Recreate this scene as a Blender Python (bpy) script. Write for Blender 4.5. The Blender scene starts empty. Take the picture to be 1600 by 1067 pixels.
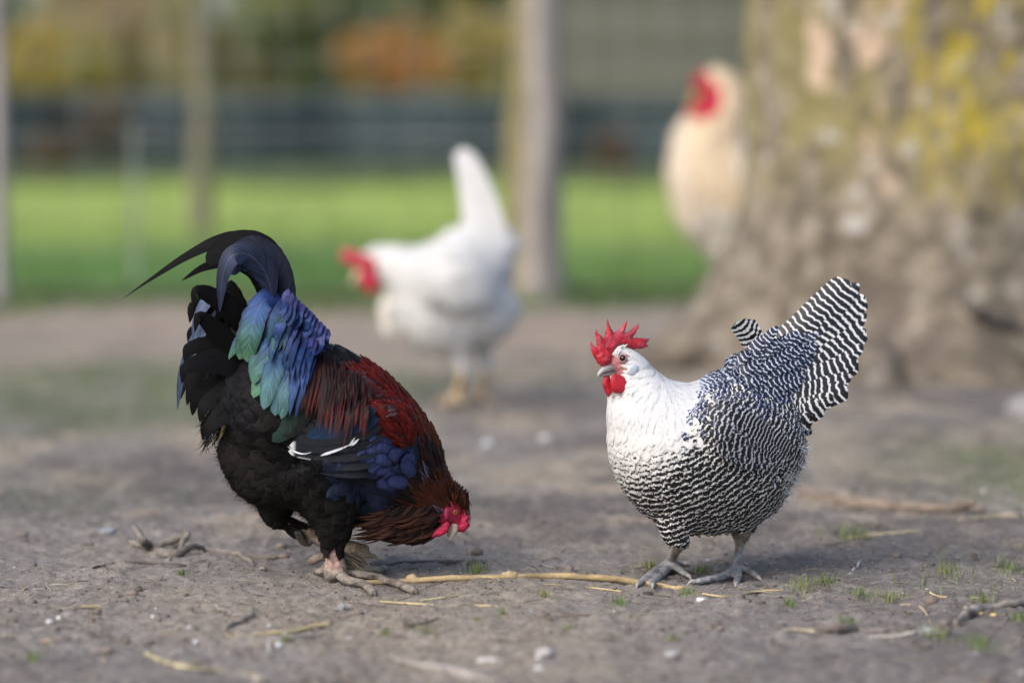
import bpy, bmesh, math, random
import numpy as np
from mathutils import Vector
from mathutils.bvhtree import BVHTree
from mathutils.geometry import delaunay_2d_cdt

rng = np.random.default_rng(7)
random.seed(7)
SC = bpy.context.scene
COL = SC.collection

# ------------------------------------------------------------------ camera
LENS = 102.0
CAM_H = 0.62
FPX = LENS / 36.0 * 1600.0
PITCH = math.atan((533.5 - 200.0) / FPX)
cam_d = bpy.data.cameras.new('camera')
cam = bpy.data.objects.new('camera', cam_d)
COL.objects.link(cam)
cam.location = (0, 0, CAM_H)
cam.rotation_euler = (math.pi / 2 - PITCH, 0, 0)
cam_d.lens = LENS
cam_d.sensor_width = 36
cam_d.clip_start = 0.1
cam_d.clip_end = 1000
cam_d.dof.use_dof = True
cam_d.dof.focus_distance = 3.98
cam_d.dof.aperture_fstop = 1.65
SC.camera = cam

# ------------------------------------------------------------------ light
SUN_EL, SUN_AZ = math.radians(44), math.radians(-46)    # azimuth measured from -Y (behind the camera) towards -X
world = bpy.data.worlds.new('World')
SC.world = world
world.use_nodes = True
wn = world.node_tree
bg = wn.nodes['Background']
sky = wn.nodes.new('ShaderNodeTexSky')
sky.sky_type = 'NISHITA'
sky.sun_disc = False
sky.sun_elevation = SUN_EL
sdir = Vector((math.sin(SUN_AZ) * math.cos(SUN_EL), -math.cos(SUN_AZ) * math.cos(SUN_EL), math.sin(SUN_EL)))   # towards the sun
sky.sun_rotation = math.atan2(sdir.x, sdir.y)
sky.air_density = 1.0
sky.dust_density = 3.0
sky.ozone_density = 0.6
wn.links.new(sky.outputs[0], bg.inputs[0])
bg.inputs[1].default_value = 0.15
sun_d = bpy.data.lights.new('sun', 'SUN')
sun_d.energy = 1.15
sun_d.angle = math.radians(65)
sun_d.color = (1.0, 0.965, 0.91)
sun = bpy.data.objects.new('sun', sun_d)
COL.objects.link(sun)
sun.rotation_euler = sdir.to_track_quat('Z', 'Y').to_euler()
SC.view_settings.view_transform = 'Standard'
SC.view_settings.look = 'None'
SC.view_settings.gamma = 1.0
SC.view_settings.use_curve_mapping = False
SC.view_settings.exposure = 0.53
SC.render.engine = 'CYCLES'
SC.cycles.use_denoising = True
SC.cycles.max_bounces = 6
SC.cycles.transparent_max_bounces = 6

# ------------------------------------------------------------------ helpers: camera rays give real positions
CP, SP = math.cos(PITCH), math.sin(PITCH)
def ray(x, y):
    a, b = (x - 800.0) / FPX, (533.5 - y) / FPX
    return Vector((a, CP + b * SP, -SP + b * CP))
def P(x, y, D):
    r = ray(x, y)
    return Vector((0, 0, CAM_H)) + r * (D / r.y)
def G(x, y, z=0.0):
    r = ray(x, y)
    return Vector((0, 0, CAM_H)) + r * ((z - CAM_H) / r.z)
def pix(p):
    v = (p[0], p[1], p[2] - CAM_H)
    fz = v[1] * CP - v[2] * SP
    uz = v[1] * SP + v[2] * CP
    return 800 + FPX * v[0] / fz, 533.5 - FPX * uz / fz
def S(D): return D / FPX

# value noise
def _h(ix, iy, seed):
    n = (ix.astype(np.int64) * 374761393 + iy.astype(np.int64) * 668265263 + seed * 974634777) & 0xffffffff
    n = ((n ^ (n >> 13)) * 1274126177) & 0xffffffff
    n = n ^ (n >> 16)
    return (n & 0xffffff) / float(0xffffff)
def vnoise(x, y, seed=0):
    ix, iy = np.floor(x), np.floor(y)
    fx, fy = x - ix, y - iy
    fx = fx * fx * (3 - 2 * fx); fy = fy * fy * (3 - 2 * fy)
    a = _h(ix, iy, seed); b = _h(ix + 1, iy, seed); c = _h(ix, iy + 1, seed); d = _h(ix + 1, iy + 1, seed)
    return (a * (1 - fx) + b * fx) * (1 - fy) + (c * (1 - fx) + d * fx) * fy - 0.5
def fbm(x, y, seed=0, octv=4, gain=0.5):
    r = 0; a = 1.0
    for k in range(octv):
        r = r + a * vnoise(x * 2 ** k, y * 2 ** k, seed + k); a *= gain
    return r

# ------------------------------------------------------------------ helpers: meshes
class MB:
    """collects vertices, faces and point attributes for one mesh"""
    def __init__(s):
        s.V = []; s.Q = []; s.T = []; s.C = []; s.A = []; s.U = []; s.n = 0
    def add(s, V, quads=None, tris=None, col=(1, 1, 1, 1), par=(0, 0, 0, 0), uv=None):
        V = np.asarray(V, float).reshape(-1, 3); k = len(V)
        s.V.append(V)
        if quads is not None and len(quads): s.Q.append(np.asarray(quads, int).reshape(-1, 4) + s.n)
        if tris is not None and len(tris): s.T.append(np.asarray(tris, int).reshape(-1, 3) + s.n)
        def full(a, m):
            a = np.asarray(a, float)
            if a.ndim == 1: a = np.tile(a, (k, 1))
            if a.shape[1] < m: a = np.hstack([a, np.ones((k, m - a.shape[1]))])
            return a
        s.C.append(full(col, 4)); s.A.append(full(par, 4))
        s.U.append(full(uv if uv is not None else (0, 0, 0), 3))
        s.n += k
    def mesh(s, name, mat=None, smooth=True):
        me = bpy.data.meshes.new(name)
        V = np.vstack(s.V)
        Q = np.vstack(s.Q) if s.Q else np.zeros((0, 4), int)
        T = np.vstack(s.T) if s.T else np.zeros((0, 3), int)
        me.vertices.add(len(V)); me.vertices.foreach_set('co', V.ravel())
        nl = Q.size + T.size
        me.loops.add(nl)
        me.loops.foreach_set('vertex_index', np.concatenate([Q.ravel(), T.ravel()]).astype(np.int32))
        me.polygons.add(len(Q) + len(T))
        st = np.concatenate([np.arange(len(Q)) * 4, Q.size + np.arange(len(T)) * 3]).astype(np.int32)
        me.polygons.foreach_set('loop_start', st)
        me.update(calc_edges=True)
        me.validate()
        if smooth: me.polygons.foreach_set('use_smooth', np.ones(len(me.polygons), bool))
        if len(me.vertices) == len(V):
            for nm, tp, arr in (('Col', 'FLOAT_COLOR', s.C), ('par', 'FLOAT_COLOR', s.A), ('fuv', 'FLOAT_VECTOR', s.U)):
                at = me.attributes.new(nm, tp, 'POINT')
                at.data.foreach_set('vector' if tp == 'FLOAT_VECTOR' else 'color', np.vstack(arr).ravel())
        if mat: me.materials.append(mat)
        return me
    def obj(s, name, mat=None, parent=None, smooth=True, **props):
        o = bpy.data.objects.new(name, s.mesh(name, mat, smooth)); COL.objects.link(o)
        if parent: o.parent = parent
        for k, v in props.items(): o[k] = v
        return o

def root_empty(name, label, cat, loc=(0, 0, 0), group=None):
    o = bpy.data.objects.new(name, None); COL.objects.link(o)
    o.location = loc; o.empty_display_size = 0.05
    o['label'] = label; o['category'] = cat
    if group: o['group'] = group
    return o
def tag(o, label, cat, group=None):
    o['label'] = label; o['category'] = cat
    if group: o['group'] = group
    return o
def settle(root):
    """children were built in world space: cancel the root's own offset"""
    for ch in root.children: ch.matrix_parent_inverse = root.matrix_basis.inverted()

def catmull(pts, n):
    p = np.asarray(pts, float)
    if len(p) == 2:
        t = np.linspace(0, 1, n)[:, None]; return p[0] * (1 - t) + p[1] * t
    d = np.r_[0, np.cumsum(np.linalg.norm(np.diff(p[:, :3], axis=0), axis=1) + 1e-9)]
    m = np.zeros_like(p)
    m[1:-1] = (p[2:] - p[:-2]) / (d[2:] - d[:-2])[:, None]
    m[0] = (p[1] - p[0]) / (d[1] - d[0]); m[-1] = (p[-1] - p[-2]) / (d[-1] - d[-2])
    t = np.linspace(0, d[-1], n)
    i = np.clip(np.searchsorted(d, t, 'right') - 1, 0, len(p) - 2)
    h = (d[i + 1] - d[i])[:, None]; u = ((t - d[i])[:, None]) / h
    return ((2 * u**3 - 3 * u**2 + 1) * p[i] + (u**3 - 2 * u**2 + u) * h * m[i] + (-2 * u**3 + 3 * u**2) * p[i + 1] + (u**3 - u**2) * h * m[i + 1])

def norm(a): return a / np.maximum(np.linalg.norm(a, axis=-1, keepdims=True), 1e-12)

def tube(pts, hint=(0, 0, 1), n=24, seg=16, caps=True):
    """pts rows: x y z lateral-radius dorsal-radius (ventral-radius). Closed tapered tube."""
    p = np.asarray(pts, float)
    if p.shape[1] == 4: p = np.hstack([p, p[:, 3:4]])
    if p.shape[1] == 5: p = np.hstack([p, p[:, 4:5]])
    c = catmull(p, n)
    X = c[:, :3]; ra = np.maximum(c[:, 3], 1e-4); ru = np.maximum(c[:, 4], 1e-4); rd = np.maximum(c[:, 5], 1e-4)
    T = norm(np.gradient(X, axis=0))
    A = norm(np.cross(T, np.asarray(hint, float)))
    B = np.cross(A, T)
    th = np.linspace(0, 2 * math.pi, seg, endpoint=False)
    cs, sn = np.cos(th), np.sin(th)
    V = []
    for k in range(n):
        r = np.where(sn > 0, ru[k], rd[k])
        V.append(X[k] + A[k] * (ra[k] * cs)[:, None] + B[k] * (r * sn)[:, None])
    V = np.vstack(V)
    Q = []
    for k in range(n - 1):
        a = k * seg + np.arange(seg); b = k * seg + (np.arange(seg) + 1) % seg
        Q.append(np.stack([a, b, b + seg, a + seg], 1))
    Q = np.vstack(Q); Tr = []
    if caps:
        e0 = X[0] - T[0] * 0.6 * min(ra[0], ru[0]); e1 = X[-1] + T[-1] * 0.6 * min(ra[-1], ru[-1])
        V = np.vstack([V, e0, e1]); i0, i1 = len(V) - 2, len(V) - 1
        for j in range(seg):
            Tr.append((i0, (j + 1) % seg, j)); Tr.append((i1, (n - 1) * seg + j, (n - 1) * seg + (j + 1) % seg))
    vv = np.r_[np.repeat(np.linspace(0, 1, n), seg), [0, 1][: 2 if caps else 0]]
    uu = np.r_[np.tile(th / (2 * math.pi), n), [0, 0][: 2 if caps else 0]]
    return V, Q, np.array(Tr, int).reshape(-1, 3), np.stack([uu, vv, np.zeros_like(vv)], 1)

def union(name, pieces, voxel, smooth_it=6, keep=None):
    """pieces of (V,Q,T) -> one continuous closed skin"""
    m = MB()
    for V, Q, T in pieces: m.add(V, Q, T)
    me = m.mesh(name)
    o = bpy.data.objects.new(name + '_raw', me); COL.objects.link(o)
    md = o.modifiers.new('r', 'REMESH'); md.mode = 'VOXEL'; md.voxel_size = voxel
    dg = bpy.context.evaluated_depsgraph_get(); dg.update()
    em = bpy.data.meshes.new_from_object(o.evaluated_get(dg))
    bpy.data.objects.remove(o); bpy.data.meshes.remove(me)
    nv = len(em.vertices)
    V = np.zeros(nv * 3); em.vertices.foreach_get('co', V); V = V.reshape(-1, 3)
    E = np.zeros(len(em.edges) * 2, int); em.edges.foreach_get('vertices', E); E = E.reshape(-1, 2)
    deg = np.bincount(E.ravel(), minlength=nv).astype(float)[:, None]
    w = keep(V)[:, None] if keep is not None else 1.0
    for k in range(smooth_it):
        acc = np.zeros_like(V)
        np.add.at(acc, E[:, 0], V[E[:, 1]]); np.add.at(acc, E[:, 1], V[E[:, 0]])
        V = V + (acc / np.maximum(deg, 1) - V) * 0.6 * w
    em.vertices.foreach_set('co', V.ravel()); em.update()
    em.polygons.foreach_set('use_smooth', np.ones(len(em.polygons), bool))
    em.name = name
    return em, V

def bvh_of(me):
    V = [v.co.copy() for v in me.vertices]; F = [tuple(p.vertices) for p in me.polygons]
    return BVHTree.FromPolygons(V, F)

def set_col(me, C):
    at = me.attributes.new('Col', 'FLOAT_COLOR', 'POINT')
    if C.shape[1] == 3: C = np.hstack([C, np.ones((len(C), 1))])
    at.data.foreach_set('color', C.ravel())

def puffy(pts, to3, thick, step, profile=0.5, edge=0.0):
    """inflated plate from a 2D outline; to3 maps (x, y, offset) to world"""
    pts = [Vector(p) for p in pts]; n = len(pts)
    # densify outline
    out = []
    for i in range(n):
        a, b = pts[i], pts[(i + 1) % n]; k = max(1, int((b - a).length / step))
        for j in range(k): out.append(a + (b - a) * (j / k))
    o = np.array([(p.x, p.y) for p in out])
    x0, y0 = o.min(0); x1, y1 = o.max(0)
    a = o; b = np.roll(o, -1, 0)
    def dist(q):
        ab = b - a; t = np.clip(((q - a) * ab).sum(1) / np.maximum((ab * ab).sum(1), 1e-12), 0, 1)
        return np.sqrt((((a + ab * t[:, None]) - q) ** 2).sum(1)).min()
    def inside(q):
        c = ((a[:, 1] > q[1]) != (b[:, 1] > q[1])) & (q[0] < (b[:, 0] - a[:, 0]) * (q[1] - a[:, 1]) / (b[:, 1] - a[:, 1] + 1e-15) + a[:, 0])
        return c.sum() % 2 == 1
    inner = []; r = 0; y = y0
    while y < y1:
        x = x0 + (0.5 * step if r % 2 else 0)
        while x < x1:
            q = np.array((x, y))
            if inside(q) and dist(q) > step * 0.45: inner.append(q)
            x += step
        y += step * 0.87; r += 1
    allv = [Vector(p) for p in o] + [Vector(p) for p in inner]
    m = len(o)
    vs, es, fs, ov, oe, of = delaunay_2d_cdt(allv, [(i, (i + 1) % m) for i in range(m)], [], 1, 1e-9)
    ds = np.array([dist(np.array((v.x, v.y))) for v in vs]); dm = max(ds.max(), 1e-9)
    h = edge + (thick - edge) * np.sqrt(np.clip(1 - (1 - np.minimum(ds / (dm * profile), 1)) ** 2, 0, 1))
    k = len(vs)
    V = [to3(v.x, v.y, h[i]) for i, v in enumerate(vs)] + [to3(v.x, v.y, -h[i]) for i, v in enumerate(vs)]
    T = [tuple(f) for f in fs] + [tuple(i + k for i in reversed(f)) for f in fs]
    T = [t for t in T if len(t) == 3]
    # close the rim
    ec = {}
    for f in fs:
        for i in range(len(f)):
            e = (f[i], f[(i + 1) % len(f)])
            ec[tuple(sorted(e))] = ec.get(tuple(sorted(e)), []) + [e]
    Q = [(e[0][1], e[0][0], e[0][0] + k, e[0][1] + k) for e in ec.values() if len(e) == 1]
    return np.array([tuple(v) for v in V]), np.array(Q, int).reshape(-1, 4), np.array(T, int).reshape(-1, 3), np.r_[ds, ds] / dm

# ------------------------------------------------------------------ helpers: feathers
def prof_round(v):   return np.clip(v / 0.16, 0, 1) ** 0.6 * np.sqrt(np.clip(1 - np.clip((v - 0.55) / 0.45, 0, 1) ** 2.2, 0.0, 1))
def prof_blade(v):   return np.clip(v / 0.2, 0, 1) ** 0.7 * np.clip((1.0 - v) / 0.55, 0, 1) ** 0.75
def prof_lance(v):   return np.clip(v / 0.2, 0, 1) ** 0.7 * np.clip((1.0 - v) / 0.8, 0, 1) ** 0.9
def prof_square(v):  return np.clip(v / 0.25, 0, 1) ** 0.6 * (1 - np.clip((v - 0.86) / 0.14, 0, 1) ** 3) ** 0.5

def feather(mb, line, width, nrm, prof=prof_round, nv=14, nu=5, camber=0.12, ragged=0.0, colf=None, par=(0, 0, 0, 0), twist=0.0, asym=0.0):
    """free feather: line of 3D points, width in metres, nrm = facing hint"""
    c = catmull(line, nv)
    T = norm(np.gradient(c, axis=0))
    N = np.asarray(nrm, float)
    if N.ndim == 1: N = np.tile(N, (nv, 1))
    Sd = norm(np.cross(N, T)); Nn = np.cross(T, Sd)
    if twist:
        a = (np.linspace(0, 1, nv) * twist)[:, None]
        Sd, Nn = Sd * np.cos(a) + Nn * np.sin(a), Nn * np.cos(a) - Sd * np.sin(a)
    v = np.linspace(0, 1, nv); w = prof(v) * width * 0.5
    u = np.linspace(-1, 1, nu)
    rg = 1 + ragged * rng.uniform(-1, 1, (nv, 2))
    V = np.zeros((nv, nu, 3))
    for j, uu in enumerate(u):
        ww = w * (rg[:, 0] if uu < 0 else rg[:, 1] if uu > 0 else 1) * (1 + asym * np.sign(uu))
        # barbs sweep towards the tip at the edges
        V[:, j] = c + Sd * (ww * uu)[:, None] - Nn * (camber * w * uu * uu)[:, None]
    idx = np.arange(nv * nu).reshape(nv, nu)
    Q = np.stack([idx[:-1, :-1], idx[:-1, 1:], idx[1:, 1:], idx[1:, :-1]], -1).reshape(-1, 4)
    UU, VV = np.meshgrid(u, v); r = rng.uniform()
    uv = np.stack([UU.ravel(), VV.ravel(), np.full(nv * nu, r)], 1)
    col = colf(UU.ravel(), VV.ravel(), r) if callable(colf) else (colf if colf is not None else (1, 1, 1))
    mb.add(V.reshape(-1, 3), Q, None, col, par, uv)

def poisson(me, rad, tries, seed=1, mask=None):
    """roots spread over a skin at a local spacing rad(p, n)"""
    r = np.random.default_rng(seed)
    me.calc_loop_triangles()
    nt = len(me.loop_triangles)
    t = np.zeros(nt * 3, int); me.loop_triangles.foreach_get('vertices', t); t = t.reshape(-1, 3)
    V = np.zeros(len(me.vertices) * 3); me.vertices.foreach_get('co', V); V = V.reshape(-1, 3)
    a, b, c = V[t[:, 0]], V[t[:, 1]], V[t[:, 2]]
    cr = np.cross(b - a, c - a); ar = np.linalg.norm(cr, axis=1)
    k = r.choice(nt, tries, p=ar / ar.sum())
    u, v = r.random(tries), r.random(tries); f = u + v > 1; u[f] = 1 - u[f]; v[f] = 1 - v[f]
    pts = a[k] + (b[k] - a[k]) * u[:, None] + (c[k] - a[k]) * v[:, None]
    nn = norm(cr[k])
    cell = 0.03; grid = {}; out = []
    for p, n in zip(pts, nn):
        rr = rad(p, n)
        if rr is None: continue
        g = (int(p[0] // cell), int(p[1] // cell), int(p[2] // cell)); ok = True
        for dx in (-1, 0, 1):
            for dy in (-1, 0, 1):
                for dz in (-1, 0, 1):
                    for q in grid.get((g[0] + dx, g[1] + dy, g[2] + dz), ()):
                        if (q[0] - p[0]) ** 2 + (q[1] - p[1]) ** 2 + (q[2] - p[2]) ** 2 < rr * rr: ok = False; break
                    if not ok: break
                if not ok: break
            if not ok: break
        if ok:
            grid.setdefault(g, []).append(p); out.append((p, n))
    return out

def contour(mb, bvh, p, n, flow, L, W, h0=0.0008, h1=0.0045, prof=prof_round, nv=7, nu=3, colf=None, par=(0, 0, 0, 0), jit=0.15, ragged=0.0, droop=0.35):
    """feather that hugs the skin, running along flow(p)"""
    q = Vector(p); n = Vector(n)
    d = flow(q); d = d - n * d.dot(n)
    if d.length < 1e-6: return
    d.normalize(); s = n.cross(d); d = (d + s * random.uniform(-jit, jit)).normalized()
    st = L / (nv - 1); rows = []
    for k in range(nv):
        rows.append((q.copy(), n.copy(), n.cross(d).normalized()))
        q2 = q + d * st
        hit = bvh.find_nearest(q2)
        if hit[0] is None: break
        if (hit[0] - q2).length > st * 1.2:      # leaves the body: run on straight
            q = q2
        else:
            q = hit[0]; n = (n * 0.4 + hit[1] * 0.6).normalized()
        d = (d - n * d.dot(n)).normalized()
    v = np.linspace(0, 1, nv); w = prof(v) * W * 0.5; us = np.linspace(-1, 1, nu)
    V = np.zeros((nv, nu, 3)); jl = random.uniform(0.75, 1.35)
    for k, (q, n, s) in enumerate(rows):
        rg = random.uniform(1 - ragged, 1 + ragged)
        for j, u in enumerate(us):
            pt = q + s * (w[k] * u * rg); h = (h0 + (h1 - h0) * v[k] * jl)
            if u:
                hit = bvh.find_nearest(pt)
                if hit[0] is not None and (hit[0] - pt).length < w[k] * 0.9: pt = hit[0]
                h *= 1 - droop * u * u
            V[k, j] = pt + n * h
    idx = np.arange(nv * nu).reshape(nv, nu)
    Q = np.stack([idx[:-1, :-1], idx[:-1, 1:], idx[1:, 1:], idx[1:, :-1]], -1).reshape(-1, 4)
    UU, VV = np.meshgrid(us, v); r = random.random()
    uv = np.stack([UU.ravel(), VV.ravel(), np.full(nv * nu, r)], 1)
    col = colf(UU.ravel(), VV.ravel(), r) if callable(colf) else (colf if colf is not None else (1, 1, 1))
    mb.add(V.reshape(-1, 3), Q, None, col, par, uv)

def hairs(mb, roots, dirs, length, width, col, curl=0.4, seed=3):
    """soft down: thin tapering ribbons"""
    r = np.random.default_rng(seed)
    R = np.asarray(roots, float); Dv = norm(np.asarray(dirs, float)); k = len(R)
    L = (length * r.uniform(0.55, 1.25, k))[:, None]
    jit = r.normal(0, curl, (k, 3))
    a = R; b = R + Dv * L * 0.5; c = R + norm(Dv + jit * 0.8) * L
    s = norm(np.cross(Dv, r.normal(0, 1, (k, 3)))) * width * 0.5
    V = np.stack([a - s, a + s, b - s * 0.8, b + s * 0.8, c - s * 0.12, c + s * 0.12], 1).reshape(-1, 3)
    i = np.arange(k)[:, None] * 6
    Q = np.concatenate([i + np.array([[0, 1, 3, 2]]), i + np.array([[2, 3, 5, 4]])], 0)
    cc = np.asarray(col, float); cc = np.tile(cc[:3], (k, 1)) * r.uniform(0.75, 1.2, (k, 1))
    rr = r.random(k)
    uv = np.stack([np.tile([-1, 1, -1, 1, -1, 1], k), np.tile([0, 0, .5, .5, 1, 1], k), np.repeat(rr, 6)], 1)
    mb.add(V, Q, None, np.repeat(cc, 6, 0), (0, 0, 0, 0), uv)

def in_poly(x, y, poly):
    c = False; j = len(poly) - 1
    for i in range(len(poly)):
        xi, yi = poly[i]; xj, yj = poly[j]
        if (yi > y) != (yj > y) and x < (xj - xi) * (y - yi) / (yj - yi) + xi: c = not c
        j = i
    return c
def poly_dist(x, y, poly):
    """>0 outside, <0 inside"""
    best = 1e9; n = len(poly)
    for i in range(n):
        ax, ay = poly[i]; bx, by = poly[(i + 1) % n]
        dx, dy = bx - ax, by - ay
        t = max(0, min(1, ((x - ax) * dx + (y - ay) * dy) / (dx * dx + dy * dy)))
        best = min(best, math.hypot(ax + dx * t - x, ay + dy * t - y))
    return -best if in_poly(x, y, poly) else best

# ------------------------------------------------------------------ helpers: materials
class NB:
    def __init__(s, name):
        s.m = bpy.data.materials.new(name); s.m.use_nodes = True
        s.t = s.m.node_tree; s.b = s.t.nodes['Principled BSDF']; s.out = s.t.nodes['Material Output']
    def put(s, sock, v):
        if isinstance(v, bpy.types.NodeSocket): s.t.links.new(v, sock)
        elif v is not None:
            try: sock.default_value = v
            except Exception:
                sock.default_value = (*v, 1.0) if len(v) == 3 else v
    def attr(s, name):
        n = s.t.nodes.new('ShaderNodeAttribute'); n.attribute_name = name; return n
    def math(s, op, a, b=None, c=None, clamp=False):
        n = s.t.nodes.new('ShaderNodeMath'); n.operation = op; n.use_clamp = clamp
        for i, v in enumerate((a, b, c)):
            if v is not None: s.put(n.inputs[i], v)
        return n.outputs[0]
    def sstep(s, x, lo, hi):
        n = s.t.nodes.new('ShaderNodeMapRange'); n.interpolation_type = 'SMOOTHSTEP'
        s.put(n.inputs[0], x); s.put(n.inputs[1], lo); s.put(n.inputs[2], hi); return n.outputs[0]
    def remap(s, x, lo, hi, a, b):
        n = s.t.nodes.new('ShaderNodeMapRange')
        for i, v in enumerate((x, lo, hi, a, b)): s.put(n.inputs[i], v)
        return n.outputs[0]
    def mix(s, f, a, b, mode='MIX'):
        n = s.t.nodes.new('ShaderNodeMix'); n.data_type = 'RGBA'; n.blend_type = mode
        s.put(n.inputs[0], f); s.put(n.inputs[6], a if isinstance(a, bpy.types.NodeSocket) else (*a[:3], 1)); s.put(n.inputs[7], b if isinstance(b, bpy.types.NodeSocket) else (*b[:3], 1))
        return n.outputs[2]
    def noise(s, vec, scale, detail=3, rough=0.55, dist=0.0):
        n = s.t.nodes.new('ShaderNodeTexNoise')
        if vec is not None: s.put(n.inputs['Vector'], vec)
        n.inputs['Scale'].default_value = scale; n.inputs['Detail'].default_value = detail
        n.inputs['Roughness'].default_value = rough; n.inputs['Distortion'].default_value = dist
        return n.outputs[0]
    def voronoi(s, vec, scale, feature='F1', out=0):
        n = s.t.nodes.new('ShaderNodeTexVoronoi'); n.feature = feature
        if vec is not None: s.put(n.inputs['Vector'], vec)
        n.inputs['Scale'].default_value = scale
        return n.outputs[out]
    def comb(s, x, y, z):
        n = s.t.nodes.new('ShaderNodeCombineXYZ')
        for i, v in enumerate((x, y, z)): s.put(n.inputs[i], v)
        return n.outputs[0]
    def sep(s, v):
        n = s.t.nodes.new('ShaderNodeSeparateXYZ'); s.put(n.inputs[0], v); return n.outputs
    def sepc(s, v):
        n = s.t.nodes.new('ShaderNodeSeparateColor'); s.put(n.inputs[0], v); return n.outputs
    def pos(s):
        return s.t.nodes.new('ShaderNodeNewGeometry').outputs['Position']
    def scaled(s, v, sc):
        n = s.t.nodes.new('ShaderNodeVectorMath'); n.operation = 'MULTIPLY'; s.put(n.inputs[0], v); n.inputs[1].default_value = sc; return n.outputs[0]
    def bump(s, h, strength=0.3, dist=0.002):
        n = s.t.nodes.new('ShaderNodeBump'); s.put(n.inputs['Height'], h)
        n.inputs['Strength'].default_value = strength; n.inputs['Distance'].default_value = dist
        s.t.links.new(n.outputs[0], s.b.inputs['Normal'])
    def fin(s, col, rough=0.7, spec=0.3, metallic=0.0, sheen=0.0, sss=0.0, sss_r=(0.01, 0.004, 0.002)):
        s.put(s.b.inputs['Base Color'], col if isinstance(col, bpy.types.NodeSocket) else (*col[:3], 1))
        s.put(s.b.inputs['Roughness'], rough); s.put(s.b.inputs['Specular IOR Level'], spec); s.put(s.b.inputs['Metallic'], metallic)
        s.put(s.b.inputs['Sheen Weight'], sheen)
        if sss:
            s.b.inputs['Subsurface Weight'].default_value = sss; s.b.inputs['Subsurface Radius'].default_value = sss_r; s.b.inputs['Subsurface Scale'].default_value = 1.0
        return s.m

def mat_feather(name, rough=0.5, spec=0.5, metallic=0.0, barb=0.35, freq=46, rachis=0.25, sheen=0.0, bumps=0.25):
    b = NB(name)
    c = b.attr('Col').outputs['Color']; u, v, r = b.sep(b.attr('fuv').outputs['Vector'])
    au = b.math('ABSOLUTE', u)
    t = b.math('SUBTRACT', v, b.math('MULTIPLY', au, 0.16))
    vec = b.comb(b.math('MULTIPLY', t, freq), b.math('MULTIPLY', r, 37.0), b.math('MULTIPLY', u, 0.8))
    n1 = b.noise(vec, 1.0, 2, 0.7)
    k = b.remap(n1, 0.3, 0.7, 1 - barb, 1 + barb)
    c2 = b.mix(1.0, c, b.comb(k, k, k), 'MULTIPLY')
    rr = b.math('LESS_THAN', au, 0.045)
    c3 = b.mix(b.math('MULTIPLY', rr, rachis), c2, (0.30, 0.27, 0.24))
    b.bump(n1, bumps, 0.0006)
    return b.fin(c3, rough, spec, metallic, sheen)

def mat_barred(name, gloss=0.45):
    """white feather crossed by dark bars: par = phase, bars per feather, dark share, half-width of the bar"""
    b = NB(name)
    c = b.attr('Col').outputs['Color']
    u, v, r = b.sep(b.attr('fuv').outputs['Vector'])
    pa = b.attr('par'); ph, nb_, du = b.sepc(pa.outputs['Color'])[:3]; hw = pa.outputs['Alpha']
    au = b.math('ABSOLUTE', u)
    wob = b.noise(b.comb(b.math('MULTIPLY', u, 1.3), b.math('MULTIPLY', v, 3.0), b.math('MULTIPLY', r, 61.0)), 1.6, 2, 0.6)
    t = b.math('ADD', ph, b.math('MULTIPLY', v, nb_))
    t = b.math('ADD', t, b.math('MULTIPLY', b.math('SUBTRACT', wob, 0.5), 0.95))
    t = b.math('SUBTRACT', t, b.math('MULTIPLY', b.math('MULTIPLY', au, au), 0.34))
    tri = b.math('ABSOLUTE', b.math('SUBTRACT', b.math('MULTIPLY', b.math('FRACT', t), 2.0), 1.0))     # 0..1..0
    lo = b.math('SUBTRACT', du, 0.07); hi = b.math('ADD', du, 0.07)
    dark = b.math('SUBTRACT', 1.0, b.sstep(tri, lo, hi))
    edge = b.math('SUBTRACT', 1.0, b.sstep(au, b.math('SUBTRACT', hw, 0.14), hw))
    dark = b.math('MULTIPLY', dark, edge, clamp=True)
    dark = b.math('MULTIPLY', dark, b.math('GREATER_THAN', du, 0.02))
    fine = b.noise(b.comb(b.math('MULTIPLY', b.math('SUBTRACT', v, b.math('MULTIPLY', au, 0.2)), 40.0), b.math('MULTIPLY', r, 37.0), u), 1.0, 2, 0.7)
    k = b.remap(fine, 0.3, 0.7, 0.86, 1.06)
    wc = b.mix(1.0, c, b.comb(k, k, k), 'MULTIPLY')
    dk_ = b.mix(b.attr('Col').outputs['Alpha'], (0.012, 0.017, 0.048), (0.007, 0.007, 0.010))  # low alpha picks a blue-black, sky reflection put into the colour
    c2 = b.mix(dark, wc, dk_)
    b.bump(fine, 0.2, 0.0005)
    return b.fin(c2, b.remap(dark, 0, 1, 0.75, gloss), 0.45)

def mat_attr(name, rough=0.8, spec=0.25, nscale=60, namp=0.3, bump=0.4, bdist=0.002, sss=0.0, stretch=None, metallic=0.0):
    b = NB(name)
    c = b.attr('Col').outputs['Color']
    p = b.t.nodes.new('ShaderNodeTexCoord').outputs['Object']
    if stretch: p = b.scaled(p, stretch)
    n = b.noise(p, nscale, 4, 0.65)
    k = b.remap(n, 0.25, 0.75, 1 - namp, 1 + namp)
    b.bump(n, bump, bdist)
    return b.fin(b.mix(1.0, c, b.comb(k, k, k), 'MULTIPLY'), rough, spec, metallic, sss=sss)

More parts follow.
